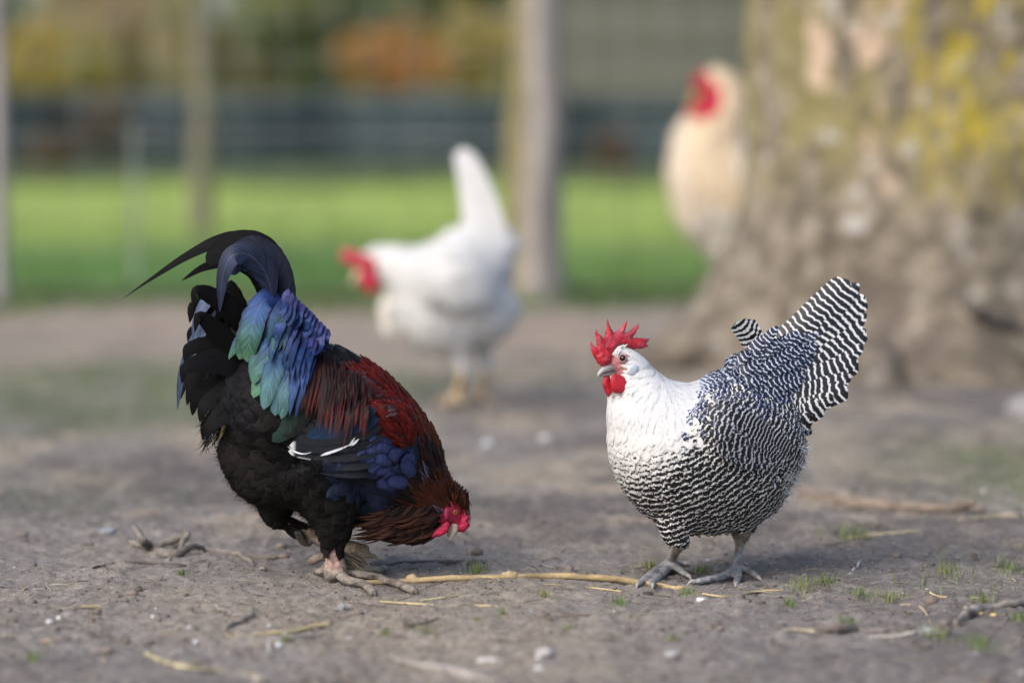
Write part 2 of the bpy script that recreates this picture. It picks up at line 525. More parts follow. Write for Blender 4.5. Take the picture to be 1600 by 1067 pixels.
# ================================================================== GROUND
def gz(x, y):
    x = np.asarray(x, float); y = np.asarray(y, float)
    near = 1.0 / (1 + (np.maximum(y - 4.0, 0) / 6.0) ** 2)
    big = fbm(x * 1.1 + 5.2, y * 1.1, 11, 3) * 0.016 * np.clip((np.abs(y - 4.0)) / 1.2, 0.25, 1.6)
    mid = fbm(x * 9, y * 9, 21, 3) * 0.008 * near
    lump = np.maximum(fbm(x * 34, y * 34, 31, 3, 0.6), -0.2) * 0.0075 * near
    fine = fbm(x * 110, y * 80, 41, 2, 0.7) * 0.0045 * near
    return big + mid + lump + fine - 0.004
def gz1(x, y): return float(gz(np.array([x]), np.array([y]))[0])
def GS(x, y):
    """pixel to the real ground surface"""
    p = G(x, y)
    for _ in range(3): p = G(x, y, gz1(p.x, p.y))
    return p

def axis_lines(dense_lo, dense_hi, step, far_lo, far_hi, grow):
    a = list(np.arange(dense_lo, dense_hi, step)); s = step; v = a[-1]
    while v < far_hi: s *= grow; v += s; a.append(v)
    s = step; v = a[0]; b = []
    while v > far_lo: s *= grow; v -= s; b.append(v)
    return np.array(b[::-1] + a)
gx = axis_lines(-1.05, 1.05, 0.0045, -160, 160, 1.09)
gy = axis_lines(3.1, 4.9, 0.0065, 0.4, 170, 1.02)
X, Y = np.meshgrid(gx, gy)
Z = gz(X, Y) * np.clip(40 / np.maximum(Y, 1), 0, 1)
ni, nj = X.shape
idx = np.arange(ni * nj).reshape(ni, nj)
mb = MB()
# colour of the soil itself: patches of greyer and browner earth, thin moss and trodden straw
pn = fbm(X * 1.7, Y * 1.7 * 0.8, 61, 4); pm = fbm(X * 0.55 + 3, Y * 0.42 + 9, 71, 4, 0.6); ps = fbm(X * 24, Y * 20, 81, 3)
col = np.zeros((ni, nj, 3))
base = np.array([0.33, 0.299, 0.273]); dark = np.array([0.185, 0.166, 0.158]); tan = np.array([0.45, 0.375, 0.295]); moss = np.array([0.145, 0.185, 0.085])
def mixc(c, d, f): return c * (1 - f[..., None]) + d * f[..., None]
col[:] = base
col = mixc(col, dark, np.clip(pn * 2.2 + ps * 0.7, 0, 1) * 0.75)
col = mixc(col, tan, np.clip(-pn * 1.6 + ps * 0.5, 0, 1) * 0.7)
col = mixc(col, tan, np.clip(fbm(X * 5.1 + 40, Y * 2.9, 111, 4, .7) * 3.2, 0, 1) * 0.8 * np.clip((Y - 4.1) / .5, 0, 1))
col = mixc(col, dark * .9, np.clip(fbm(X * 6.3, Y * 3.6 + 7, 121, 4, .7) * 3.0 - .15, 0, 1) * 0.7 * np.clip((Y - 4.0) / .5, 0, 1))
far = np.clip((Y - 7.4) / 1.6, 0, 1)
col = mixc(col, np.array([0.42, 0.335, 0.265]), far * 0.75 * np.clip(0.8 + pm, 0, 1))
def blob(cx, cy, rx, ry): return np.exp(-(((X - cx) / rx) ** 2 + ((Y - cy) / ry) ** 2))
mossmask = (blob(-0.82, 6.7, .42, .75) * 1.0 + blob(.95, 5.2, .22, .45) * 0.8 + blob(-.95, 7.2, .5, .7) * 0.7 + blob(0.1, 7.4, .5, .5) * .35 + blob(.85, 4.05, .3, .3) * .25 + blob(-0.4, 7.0, .35, .4) * .45)
mossmask = np.clip(mossmask * 1.5 + pm * 1.1 * np.clip(Y - 4.2, 0, .6) - 0.12, 0, 1) * np.clip(0.75 + ps * 1.2, 0, 1)
col = mixc(col, moss, mossmask * 0.85)
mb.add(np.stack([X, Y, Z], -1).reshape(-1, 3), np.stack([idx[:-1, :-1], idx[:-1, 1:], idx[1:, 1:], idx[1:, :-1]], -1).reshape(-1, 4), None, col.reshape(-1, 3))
b = NB('soil')
c = b.attr('Col').outputs['Color']; p = b.pos()
n1 = b.noise(p, 60, 6, 0.75); n2 = b.noise(p, 300, 4, 0.8); n3 = b.noise(p, 9, 3, 0.6)
k = b.math('MULTIPLY', b.remap(n1, 0.25, 0.75, 0.52, 1.48), b.remap(n2, 0.3, 0.7, 0.6, 1.4))
k = b.math('MULTIPLY', k, b.remap(n3, 0.3, 0.7, 0.88, 1.12))
cc = b.mix(1.0, c, b.comb(k, k, k), 'MULTIPLY')
sp = b.voronoi(b.scaled(p, (1, 0.8, 1)), 75)
cc = b.mix(b.math('MULTIPLY', b.math('LESS_THAN', sp, 0.12), 0.7), cc, (0.42, 0.36, 0.28))
b.bump(b.math('ADD', b.math('MULTIPLY', n1, 0.6), b.math('MULTIPLY', n2, 0.7)), 0.9, 0.008)
ground = mb.obj('ground', b.fin(cc, 0.95, 0.15), None, True, kind='structure')

# field of mown grass beyond the fence
mb = MB()
fx = np.linspace(-40, 40, 60); fy = np.r_[np.linspace(10.55, 20, 50), np.linspace(21, 52, 40)]
X2, Y2 = np.meshgrid(fx, fy); Z2 = gz(X2, Y2) * np.clip(40 / Y2, 0, 1) + 0.012 + 0.02 * np.clip((Y2 - 10.55) / .3, 0, 1)
id2 = np.arange(X2.size).reshape(X2.shape)
mb.add(np.stack([X2, Y2, Z2], -1).reshape(-1, 3), np.stack([id2[:-1, :-1], id2[:-1, 1:], id2[1:, 1:], id2[1:, :-1]], -1).reshape(-1, 4))
b = NB('field_turf'); p = b.pos(); px_, py_, pz_ = b.sep(p)
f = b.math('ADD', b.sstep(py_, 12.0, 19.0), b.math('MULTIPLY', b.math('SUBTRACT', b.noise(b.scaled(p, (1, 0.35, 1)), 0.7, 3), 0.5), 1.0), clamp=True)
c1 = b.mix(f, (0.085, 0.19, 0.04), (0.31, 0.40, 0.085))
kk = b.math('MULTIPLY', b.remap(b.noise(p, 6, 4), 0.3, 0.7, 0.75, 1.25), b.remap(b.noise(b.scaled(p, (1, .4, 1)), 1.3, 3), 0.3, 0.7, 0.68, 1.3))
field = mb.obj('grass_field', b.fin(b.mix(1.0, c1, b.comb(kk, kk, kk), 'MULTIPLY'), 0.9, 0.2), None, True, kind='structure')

def blades(mb, bx, by, bz, hgt, wid, col, lean=0.35, seed=1):
    r = np.random.default_rng(seed); k = len(bx)
    h = hgt * r.uniform(0.5, 1.25, k); a = r.uniform(0, 2 * math.pi, k); ln = r.uniform(0.1, 1, k) * lean * h
    s = np.stack([np.cos(a + 1.57), np.sin(a + 1.57), np.zeros(k)], 1) * (wid * r.uniform(.6, 1.2, k) * 0.5)[:, None]
    B = np.stack([bx, by, bz], 1); d = np.stack([np.cos(a), np.sin(a), np.zeros(k)], 1)
    M = B + d * (ln * 0.35)[:, None] + np.array([0, 0, 1.0]) * (h * 0.6)[:, None]
    T = B + d * ln[:, None] + np.array([0, 0, 1.0]) * h[:, None]
    V = np.stack([B - s, B + s, M - s * .75, M + s * .75, T], 1).reshape(-1, 3)
    i = np.arange(k)[:, None] * 5
    cc = np.asarray(col, float)
    if cc.ndim == 1: cc = np.tile(cc, (k, 1))
    cc = cc * r.uniform(0.7, 1.3, (k, 1)) * r.uniform(.92, 1.08, (k, 3))
    mb.add(V, i + np.array([[0, 1, 3, 2]]), i + np.array([[2, 3, 4]]), np.repeat(cc, 5, 0))
m_grass = mat_attr('grass_blade', 0.55, 0.3, 30, 0.15, 0.0)
m_grass.node_tree.nodes['Principled BSDF'].inputs['Subsurface Weight'].default_value = 0.0
mb = MB(); k = 42000
yy = 10.6 + 14 * rng.random(k) ** 1.7; xx = rng.uniform(-1, 1, k) * (yy * 0.30)
f = np.clip((yy - 12) / 6 + fbm(xx, yy * .4, 5, 2), 0, 1)[:, None]
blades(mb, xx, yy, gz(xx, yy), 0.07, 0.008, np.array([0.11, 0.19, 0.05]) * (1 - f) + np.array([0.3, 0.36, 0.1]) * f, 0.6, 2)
k = 9000; yy = 9.2 + 1.6 * rng.random(k); xx = rng.uniform(-1, 1, k) * 2.6
kp = rng.random(k) < np.clip((yy - 9.3) / 1.4 + fbm(xx * 1.6, yy * 1.8, 55, 3) * 1.6, 0, 1); xx, yy = xx[kp], yy[kp]
blades(mb, xx, yy, gz(xx, yy), .06, .007, np.array([.105, .165, .05]), .8, 3)
k = 14000; yy = 33.3 - 5.5 * rng.random(k) ** 2; xx = rng.uniform(-9, 9, k)
kp = rng.random(k) < np.clip(.5 + fbm(xx * .9, yy * .5, 57, 3) * 1.6, 0, 1); xx, yy = xx[kp], yy[kp]
blades(mb, xx, yy, gz(xx, yy), .20, .03, np.array([.11, .145, .06]), .7, 4)
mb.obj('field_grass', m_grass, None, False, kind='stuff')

# ================================================================== FAR BACKGROUND
m_wood = mat_attr('weathered_wood', 0.8, 0.25, 14, 0.35, 0.5, 0.004, stretch=(1, 1, 1))
def box(mb, x0, x1, y0, y1, z0, z1, col, jitter=0.0):
    V = np.array([(x, y, z) for z in (z0, z1) for y in (y0, y1) for x in (x0, x1)], float)
    if jitter: V += rng.normal(0, jitter, V.shape)
    Q = [(0, 2, 3, 1), (4, 5, 7, 6), (0, 1, 5, 4), (2, 6, 7, 3), (0, 4, 6, 2), (1, 3, 7, 5)]
    mb.add(V, Q, None, col)

# low dark board fence across the far edge of the field
r_ = root_empty('board_fence', 'low dark weathered board fence along the far edge of the field', 'fence', (-4, 33.5, 0))
xs = np.arange(-23, 16.1, 3.0)
for i, x in enumerate(xs):
    m = MB(); box(m, x - .06, x + .06, 33.54, 33.66, 0, 1.02, (0.06, 0.062, 0.06)); m.obj('post', m_wood, r_, False)
for i in range(len(xs) - 1):
    for j in range(6):
        m = MB(); c = np.array([0.045, 0.066, 0.078]) * rng.uniform(0.65, 1.5) * rng.uniform(.93, 1.07, 3)
        box(m, xs[i] + .004, xs[i + 1] - .004, 33.5, 33.53, 0.01 + j * .162, 0.01 + j * .162 + .145, c, .003); m.obj('board', m_wood, r_, False)
settle(r_)

# dark boarded shed behind the fence, right of the post
r_ = root_empty('wooden_shed', 'dark shed wall of broad horizontal boards behind the far fence', 'shed', (4, 41, 0))
for j in range(13):
    z = j * .27
    m = MB(); c = np.array([0.12, 0.122, 0.105]) * rng.uniform(0.75, 1.25)
    box(m, 0.55, 8.5, 40.9, 40.94, z + .012, z + .262, c, .003); m.obj('board', m_wood, r_, False)
m = MB(); box(m, 0.58, 8.45, 40.96, 43.4, 0, 3.5, (0.03, 0.03, 0.028)); m.obj('wall', m_wood, r_, False)
for x in (0.5, 8.55):
    m = MB(); box(m, x - .06, x + .06, 40.86, 40.96, 0, 3.52, (0.06, 0.06, 0.055)); m.obj('corner_post', m_wood, r_, False)
m = MB(); m.add([(0.2, 40.5, 3.5), (8.8, 40.5, 3.5), (8.8, 43.8, 3.95), (0.2, 43.8, 3.95), (0.2, 40.5, 3.58), (8.8, 40.5, 3.58), (8.8, 43.8, 4.03), (0.2, 43.8, 4.03)],
                [(0, 3, 2, 1), (4, 5, 6, 7), (0, 1, 5, 4), (1, 2, 6, 5), (2, 3, 7, 6), (3, 0, 4, 7)], None, (0.05, 0.05, 0.05)); m.obj('roof', m_wood, r_, False)
settle(r_)

# shrubs: stems, and crowns of many leaf-sized faces
m_leaf = mat_attr('leaf', 0.6, 0.25, 20, 0.1, 0.0)
m_bark0 = mat_attr('shrub_bark', 0.9, 0.15, 30, 0.3, 0.5)
def leaf_cloud(mb, c, rad, k, size, pal, seed, clumps=14):
    r = np.random.default_rng(seed)
    cc = norm(r.normal(0, 1, (clumps, 3))) * r.uniform(0.25, 0.85, (clumps, 1)); cr = r.uniform(.28, .5, clumps)
    ci = r.integers(0, clumps, k)
    q = cc[ci] + norm(r.normal(0, 1, (k, 3))) * (cr[ci] * r.random(k) ** 0.45)[:, None]
    q = np.asarray(c) + q * np.asarray(rad); q = q[q[:, 2] > 0.04]; k = len(q)
    a = norm(r.normal(0, 1, (k, 3))); b_ = norm(np.cross(a, r.normal(0, 1, (k, 3)))); s = (size * r.uniform(.6, 1.4, k))[:, None]
    V = np.stack([q - a * s, q + b_ * s * .45, q + a * s, q - b_ * s * .45], 1).reshape(-1, 3)
    pal = np.asarray(pal, float); pc = pal[r.integers(0, len(pal), clumps)]
    col = np.minimum(pc[ci[:k]] * 1.12 * r.uniform(.65, 1.35, (k, 1)), .7)
    mb.add(V, np.arange(k)[:, None] * 4 + np.array([[0, 1, 2, 3]]), None, np.repeat(col, 4, 0))
def shrub(name, label, px, py, rx, ry, D, pal, k, seed, size=0.06, cat='shrub'):
    c = P(px, py, D); s = S(D); R = (rx * s, min(rx, ry) * s * .9, ry * s)
    r = root_empty(name, label, cat, (c.x, c.y, 0))
    m = MB(); leaf_cloud(m, c, R, k, size, pal, seed); m.obj('crown', m_leaf, r, False)
    for j in range(4):
        e = Vector((c.x + random.uniform(-.5, .5) * R[0], c.y + random.uniform(-.4, .4) * R[1], c.z + random.uniform(-.1, .4) * R[2]))
        m = MB(); V, Q, T, U = tube([(c.x + random.uniform(-.06, .06), c.y, -.02, .03), ((c.x + e.x) / 2 + random.uniform(-.1, .1), (c.y + e.y) / 2, e.z * .5, .022), (e.x, e.y, e.z, .008)], (0, 1, .1), 8, 6)
        m.add(V, Q, T, (.09, .07, .05)); m.obj('stem', m_bark0, r)
    settle(r)
OR = [(.44, .22, .075), (.40, .23, .08), (.34, .22, .085)]
GO = [(.46, .35, .09), (.40, .32, .10), (.33, .29, .11)]
BR = [(.36, .28, .16), (.32, .27, .15), (.38, .30, .19)]
OL = [(.26, .26, .11), (.22, .24, .11), (.30, .28, .12)]
GR = [(.15, .19, .10), (.17, .21, .11), (.12, .16, .09)]
shrub('autumn_shrub', 'bright orange autumn shrub behind the far fence, left of the grey post', 622, 92, 92, 72, 40.6, OR, 4200, 1, .055)
shrub('autumn_shrub', 'dull golden shrub between the orange shrub and the grey post', 745, 95, 90, 78, 41.4, GO, 4200, 2, .055)
shrub('autumn_shrub', 'yellow autumn shrub at the far left behind the field', 80, 100, 105, 62, 40.8, GO, 4200, 3, .055)
shrub('brown_shrub', 'tall brownish tan shrub behind the yellow one at the far left', 175, 20, 190, 130, 43.0, BR, 5200, 4, .07)
shrub('brown_shrub', 'olive brown shrub behind the thin tan post', 330, 70, 120, 105, 42.2, BR[:2] + OL[:1], 5000, 5, .065)
shrub('olive_shrub', 'olive green shrub left of the orange one', 455, 55, 95, 125, 42.0, OL + GR[1:2], 5000, 6, .065)
shrub('green_shrub', 'dark green shrub standing close behind the orange one', 560, 10, 115, 140, 43.5, GR, 5200, 7, .07)
shrub('green_shrub', 'grey green shrub above the golden one beside the grey post', 720, -30, 130, 90, 44.2, GR + OL[:1], 5000, 8, .07)
shrub('dried_weed', 'reddish brown dried weed in front of the shed', 960, 236, 55, 34, 32.6, [(.15, .10, .075), (.13, .095, .07)], 1500, 9, .05, 'weed')
shrub('dried_weed', 'brown dried weed at the fence below the yellow shrub', 88, 246, 60, 42, 32.7, [(.13, .10, .07), (.11, .085, .06)], 1500, 10, .05, 'weed')
shrub('dried_weed', 'tall brown dried weed beside the thin tan post', 165, 190, 42, 75, 32.9, [(.14, .115, .085), (.12, .1, .08)], 1800, 12, .05, 'weed')
mb = MB()
hx = rng.uniform(-26, 26, 60)
for i, x in enumerate(np.linspace(-38, 38, 52)):
    leaf_cloud(mb, (x, 50 + rng.uniform(-1.5, 1.5), rng.uniform(1.8, 4.2)), (2.0, 1.4, rng.uniform(3, 4.4)), 1900, .13, [GR[i % 3], OL[i % 3], GR[(i + 1) % 3]], 100 + i, 22)
mb.obj('far_wood', m_leaf, None, False, kind='stuff')

# ================================================================== WIRE FENCE AND POSTS
def post(name, label, px, ytop, ybot, wpx, cols, group=None, flat=False):
    base = G(px, ybot); D = base.y; w = wpx * S(D) * .5
    top = P(px, ytop, D)
    n, sg = 40, 20
    V, Q, T, U = tube([(base.x, D, -.05, w * 1.04), (base.x + random.uniform(-.006, .006), D, top.z * .5, w), (base.x, D, top.z, w * .97)], (0, 1, .02), n, sg)
    V = V + 0.0
    ang = np.arctan2(V[:, 1] - D, V[:, 0] - base.x)
    dd = fbm(ang * 2.2, V[:, 2] * 3, 5, 3) * w * .22
    V[:, 0] += np.cos(ang) * dd; V[:, 1] += np.sin(ang) * dd
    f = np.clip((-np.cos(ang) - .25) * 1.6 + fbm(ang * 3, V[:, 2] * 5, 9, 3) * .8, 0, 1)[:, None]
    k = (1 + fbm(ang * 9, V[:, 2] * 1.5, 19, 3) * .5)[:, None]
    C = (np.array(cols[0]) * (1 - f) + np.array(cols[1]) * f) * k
    r = root_empty(name, label, 'fence post', (base.x, D, 0), group)
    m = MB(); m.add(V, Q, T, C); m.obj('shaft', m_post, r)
    V, Q, T, U = tube([(base.x, D, top.z - .002, w * 1.02), (base.x, D, top.z + .05, w * .9)], (0, 1, .02), 4, 16)
    m = MB(); m.add(V, Q, T, np.array(cols[0]) * .9); m.obj('top', m_post, r)
    settle(r); return base, w
m_post = mat_attr('post_wood', 0.85, 0.2, 10, 0.3, 0.5, 0.006, stretch=(3, 3, .4))
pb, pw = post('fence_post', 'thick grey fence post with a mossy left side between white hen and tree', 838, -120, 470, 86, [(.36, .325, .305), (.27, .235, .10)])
post('fence_post', 'grey fence post at the left edge of the picture', 0, -120, 482, 26, [(.33, .31, .31), (.26, .24, .2)])
post('fence_post', 'thin tan post standing further back in the field on the left', 316, -60, 372, 34, [(.20, .18, .13), (.19, .17, .11)])
post('fence_stake', 'slim pale stake left of the thin tan post', 212, 215, 460, 8, [(.30, .34, .30), (.28, .31, .25)])

r_ = root_empty('wire_fence', 'fine wire mesh fence strung along the posts in front of the field', 'wire fence', (0, 10.5, 0))
b = NB('wire'); m_wire = b.fin((0.33, 0.34, 0.33), 0.45, 0.5, 0.7)
yw = pb.y - pw - .012
for j in range(10):
    z = 0.06 + j * .135
    m = MB(); V, Q, T, U = tube([(-3.2, yw, z, .0019), (-1.5, yw + .004, z - .006, .0019), (0, yw, z, .0019), (1.6, yw + .003, z - .005, .0019), (3.4, yw, z, .0019)], (0, 0, 1), 12, 5)
    m.add(V, Q, T); m.obj('horizontal_wire', m_wire, r_)
vw = MB(); V, Q, T, U = tube([(0, yw + .0035, 0.05, .0014), (0, yw + .0035, 1.3, .0014)], (0, 1, 0), 3, 5); vw.add(V, Q, T); me = vw.mesh('upright_wire', m_wire)
for j in range(44):
    o = bpy.data.objects.new('upright_wire', me); COL.objects.link(o); o.location.x = -3.2 + j * .15; o.parent = r_
settle(r_)

# ================================================================== TREE
TX, TY = (1490 - 800) / FPX * 7.9, 7.9
r_ = root_empty('old_tree', 'broad old tree trunk with yellow lichen and flaking bark at the right', 'tree', (TX, TY, 0))
na, nz = 200, 190
aa = np.linspace(0, 2 * math.pi, na, endpoint=False)
zz = np.r_[np.linspace(-.12, 1.2, 130), np.linspace(1.23, 5.2, nz - 130)]
AA, ZZ = np.meshgrid(aa, zz)
lob = 0.82 + 0.20 * np.cos(4 * AA + 0.55 + .5 * np.sin(AA)) + .08 * np.cos(7 * AA)
# buttress towards the left (angle pi)
flare = .235 * np.exp(-np.clip(ZZ, 0, 9) / .23) * (lob + .55 * np.exp(-((AA - math.pi) / .55) ** 2))
Rr = .535 + flare - .02 * np.clip(ZZ - 1, 0, 5)
cx_, cy_ = np.cos(AA), np.sin(AA)
Rr = Rr + fbm(AA * 2.6, ZZ * 2.4, 3, 3) * .04 + fbm(AA * 8, ZZ * 6, 7, 3) * .018 + np.abs(fbm(AA * 17, ZZ * 14, 13, 3)) * .022
Xt, Yt = TX + cx_ * Rr, TY + cy_ * Rr
idx = np.arange(nz * na).reshape(nz, na); jn = np.roll(idx, -1, 1)
m = MB(); m.add(np.stack([Xt, Yt, ZZ], -1).reshape(-1, 3), np.stack([idx[:-1], jn[:-1], jn[1:], idx[1:]], -1).reshape(-1, 4))
b = NB('tree_bark'); p = b.pos(); px_, py_, pz_ = b.sep(p)
up = b.sstep(pz_, 0.36, 0.62)
nA = b.noise(b.scaled(p, (1, 1, .55)), 7, 4, .6); nB = b.noise(b.scaled(p, (1, 1, .45)), 6.5, 4, .6); nC = b.noise(p, 13, 4, .6); nD = b.noise(b.scaled(p, (1, 1, .7)), 15, 4, .6)
c = b.mix(b.sstep(nC, .38, .62), (.125, .108, .082), (.295, .25, .19))
c = b.mix(b.math('MULTIPLY', b.sstep(nA, .42, .58), b.math('MULTIPLY', up, .85)), c, (.27, .235, .10))                       # olive algae
c = b.mix(b.math('MULTIPLY', b.sstep(nB, .56, .62), b.math('MULTIPLY', b.math('MULTIPLY', b.sstep(px_, TX - .52, TX - .40), b.math('SUBTRACT', 1.0, b.sstep(px_, TX - .17, TX + .0))), b.sstep(pz_, .40, .52))), c, (.56, .42, .31))   # bare flakes
ly = b.math('MULTIPLY', b.sstep(nD, .47, .57), b.math('MULTIPLY', up, b.sstep(px_, TX - .30, TX - .08)))
c = b.mix(b.math('MULTIPLY', ly, .8), c, (.46, .36, .05))                                                                  # yellow lichen
gl = b.noise(p, 13, 3, .6)
c = b.mix(b.math('MULTIPLY', b.sstep(gl, .61, .66), .75), c, (.46, .45, .43))                                                # grey lichen
dk = b.noise(b.scaled(p, (1, 1, .8)), 17, 3, .6)
c = b.mix(b.math('MULTIPLY', b.sstep(dk, .60, .72), .5), c, (.10, .075, .07))
lowk = b.math('SUBTRACT', 1.0, b.sstep(pz_, .12, .42))
c = b.mix(b.math('MULTIPLY', lowk, b.math('MULTIPLY', b.sstep(nA, .42, .6), .6)), c, (.125, .10, .085))
b.bump(b.math('ADD', nC, dk), .7, .02)
m_bark = b.fin(c, .92, .15)
m.obj('trunk', m_bark, r_)
for j, (a0, ln, w) in enumerate(((3.5, .55, .10), (4.25, .5, .085), (5.0, .6, .10), (5.7, .6, .08), (2.5, .4, .07))):
    pts = []
    for t in np.linspace(0, 1, 5):
        rr = .62 + t * ln; a = a0 + .25 * t * math.sin(j * 2.1)
        pts.append((TX + math.cos(a) * rr, TY + math.sin(a) * rr, .085 * (1 - t) ** 1.3 - .012 - .03 * t, w * (1 - .75 * t), w * .75 * (1 - .75 * t)))
    V, Q, T, U = tube(pts, (0, 0, 1), 22, 12); V += (fbm(V[:, 0] * 25, V[:, 1] * 25 + V[:, 2] * 30, 3, 3) * .012)[:, None]
    m = MB(); m.add(V, Q, T); m.obj('root', m_bark, r_)
for j, (a0, L_) in enumerate(((2.8, 2.2), (.5, 2.4), (4.6, 2.0))):
    pts = [(TX + math.cos(a0) * (.05 + t * L_ * .8), TY + math.sin(a0) * (.05 + t * L_ * .8), 4.9 + t * L_, .3 * (1 - .8 * t)) for t in np.linspace(0, 1, 5)]
    V, Q, T, U = tube(pts, (.1, .2, 1), 16, 12); m = MB(); m.add(V, Q, T); m.obj('limb', m_bark, r_)
settle(r_)

# ================================================================== THINGS LYING ON THE GROUND
m_twig = mat_attr('twig_bark', 0.85, 0.2, 130, 0.35, 0.6, 0.002)
m_stone = mat_attr('pebble_stone', 0.7, 0.3, 180, 0.2, 0.5, 0.001)
m_straw = mat_attr('dry_straw', 0.6, 0.35, 200, 0.2, 0.3, 0.0006)
def stick_mesh(pts, col, n=None, rough=.12, flat=1.0, lift=0.0):
    """pts: (px, py, radius px, height above the ground in m)"""
    W = []
    for q in pts:
        x, y, r = q[:3]; h = q[3] if len(q) > 3 else 0
        g = GS(x, y); rr = r * S(g.y)
        if h: g = G(x, y, gz1(g.x, g.y) + h)
        W.append((g.x, g.y, g.z + rr * .55 * flat + lift, rr, rr * flat))
    n = n or max(14, 7 * len(pts))
    V, Q, T, U = tube(W, (0, 0, 1), n, 9)
    r0 = max(w[3] for w in W)
    V = V + (np.stack([fbm(V[:, 0] * 60, V[:, 1] * 60, 3, 2), fbm(V[:, 0] * 60, V[:, 1] * 60, 13, 2), fbm(V[:, 0] * 70, V[:, 1] * 50, 23, 2)], 1) * r0 * rough * 6)
    c = np.tile(np.asarray(col, float), (len(V), 1)); c *= (1 + fbm(V[:, 0] * 30, V[:, 1] * 30 + V[:, 2] * 90, 8, 3) * .9)[:, None]
    return V, Q, T, c
def stick(name, label, cat, branches, col, mat=None, group=None, knots=(), **kw):
    main = branches[0]; g = GS(*main[len(main) // 2][:2])
    m = MB(); V, Q, T, c = stick_mesh(main, col, **kw); m.add(V, Q, T, c)
    if len(branches) == 1 and not knots:
        o = m.obj(name, mat or m_twig); return tag(o, label, cat, group)
    r = root_empty(name, label, cat, tuple(g), group)
    m.obj('stem', mat or m_twig, r)
    for bpts in branches[1:]:
        m = MB(); V, Q, T, c = stick_mesh(bpts, col, **kw); m.add(V, Q, T, c); m.obj('side_shoot', mat or m_twig, r)
    for (x, y, rad) in knots:
        g = GS(x, y); s = rad * S(g.y)
        V, Q, T, U = tube([(g.x - s * 1.3, g.y, g.z + s * .5, s * .5), (g.x, g.y - s * .1, g.z + s * .7, s), (g.x + s * 1.4, g.y, g.z + s * .4, s * .45)], (0, 0, 1), 9, 8)
        V = V + np.stack([fbm(V[:, 0] * 200, V[:, 2] * 200, k, 2) for k in (1, 2, 3)], 1) * s * .7
        m = MB(); m.add(V, Q, T, np.asarray(col) * 1.05 + .05); m.obj('knot', mat or m_twig, r)
    settle(r); return r
CANE = (.43, .32, .17); GREY = (.22, .195, .175); BRN = (.20, .15, .11); STR = (.50, .40, .22); PALE = (.50, .47, .42)
stick('cane', 'long yellow cane lying between the rooster and the speckled hen', 'cane',
      [[(566, 912, 4), (622, 911, 4.6), (700, 906, 5), (790, 905, 5), (870, 902, 5.2), (950, 906, 5), (1010, 914, 5), (1062, 923, 4.6)]], CANE, m_straw, knots=[(645, 908, 7), (796, 906, 9), (1064, 923, 6)], rough=.04)
stick('root_piece', 'forked gnarled root piece on the soil left of the rooster', 'root',
      [[(211, 827, 5, .03), (222, 845, 6, .018), (238, 862, 7), (262, 870, 8), (284, 863, 7, .004), (300, 856, 5, .008), (318, 860, 4)],
       [(242, 858, 6), (268, 848, 6, .01), (292, 836, 5.5, .02), (286, 850, 5, .012), (278, 866, 4)],
       [(318, 860, 4), (345, 864, 5), (372, 868, 5.5), (398, 884, 3.5)], [(372, 868, 4), (400, 872, 3.5), (432, 871, 3)], [(238, 862, 5), (212, 852, 4), (204, 848, 3)]], (.19, .17, .145), rough=.1)
stick('twig', 'thin dark twig in front of the gnarled root piece', 'twig', [[(145, 888, 2), (175, 883, 2.4), (215, 879, 2.6), (255, 881, 2.4), (290, 884, 1.6)]], (.14, .125, .115))
stick('twig', 'short dark twig at the left, beyond the gnarled root piece', 'twig', [[(101, 855, 4), (122, 853, 4.5), (145, 853, 3.8)]], (.13, .12, .115))
stick('twig', 'bent brown twig with a side fork in the left foreground', 'twig', [[(318, 937, 4), (334, 949, 4), (352, 956, 4), (372, 965, 5), (395, 962, 6)], [(395, 962, 5), (374, 972, 4.5), (352, 984, 3.4)]], (.29, .25, .215))
stick('straw', 'flat tan straw left of centre in the foreground', 'straw', [[(352, 994, 2.5), (400, 992, 4), (450, 987, 5), (513, 975, 6.5)]], STR, m_straw, flat=.5, rough=.05)
stick('straw', 'pale bleached straw with a bent stub under the flat tan one', 'straw', [[(505, 991, 1.5), (460, 995, 2.5), (421, 999, 3)], [(421, 999, 2.5), (420, 1008, 2.4), (421, 1020, 2.6)]], PALE, m_straw, flat=.7, rough=.05)
stick('straw', 'curved pale yellow straw near the bottom left', 'straw', [[(229, 1022, 5.5), (250, 1032, 5.5), (290, 1043, 5), (345, 1049, 4.5), (402, 1056, 4)]], (.54, .46, .26), m_straw, flat=.5, rough=.04)
stick('straw', 'short thin straw at the left, level with the standing rooster foot', 'straw', [[(128, 948, 1.6), (155, 948, 1.9), (181, 950, 1.6)]], STR, m_straw, rough=.04)
stick('straw', 'long thin straw in front of the rooster toes', 'straw', [[(594, 940, 1.5), (650, 944, 1.7), (712, 947, 1.6), (776, 946, 1.1)]], (.6, .5, .28), m_straw, rough=.03)
stick('straw', 'thin straw slanting back from the rooster toe tips', 'straw', [[(656, 939, 1.4), (700, 933, 1.6), (746, 925, 1.3)]], (.56, .47, .28), m_straw, rough=.03)
stick('straw', 'thin straw running along the front of the yellow cane', 'straw', [[(815, 913, 1.4), (862, 914, 1.7), (915, 918, 1.7), (970, 924, 1.3)]], (.52, .41, .23), m_straw, rough=.03)
stick('straw', 'bent straw on the soil in front of the speckled hen', 'straw', [[(1097, 928, 1.6), (1130, 933, 2.2), (1160, 929, 2.4), (1188, 924, 2.4), (1222, 923, 1.8)]], (.44, .35, .2), m_straw, rough=.04)
stick('root_piece', 'blurred grey root in the very front at the bottom edge', 'root', [[(612, 1031, 6), (660, 1044, 9), (715, 1056, 10), (790, 1078, 10)]], (.30, .27, .245))
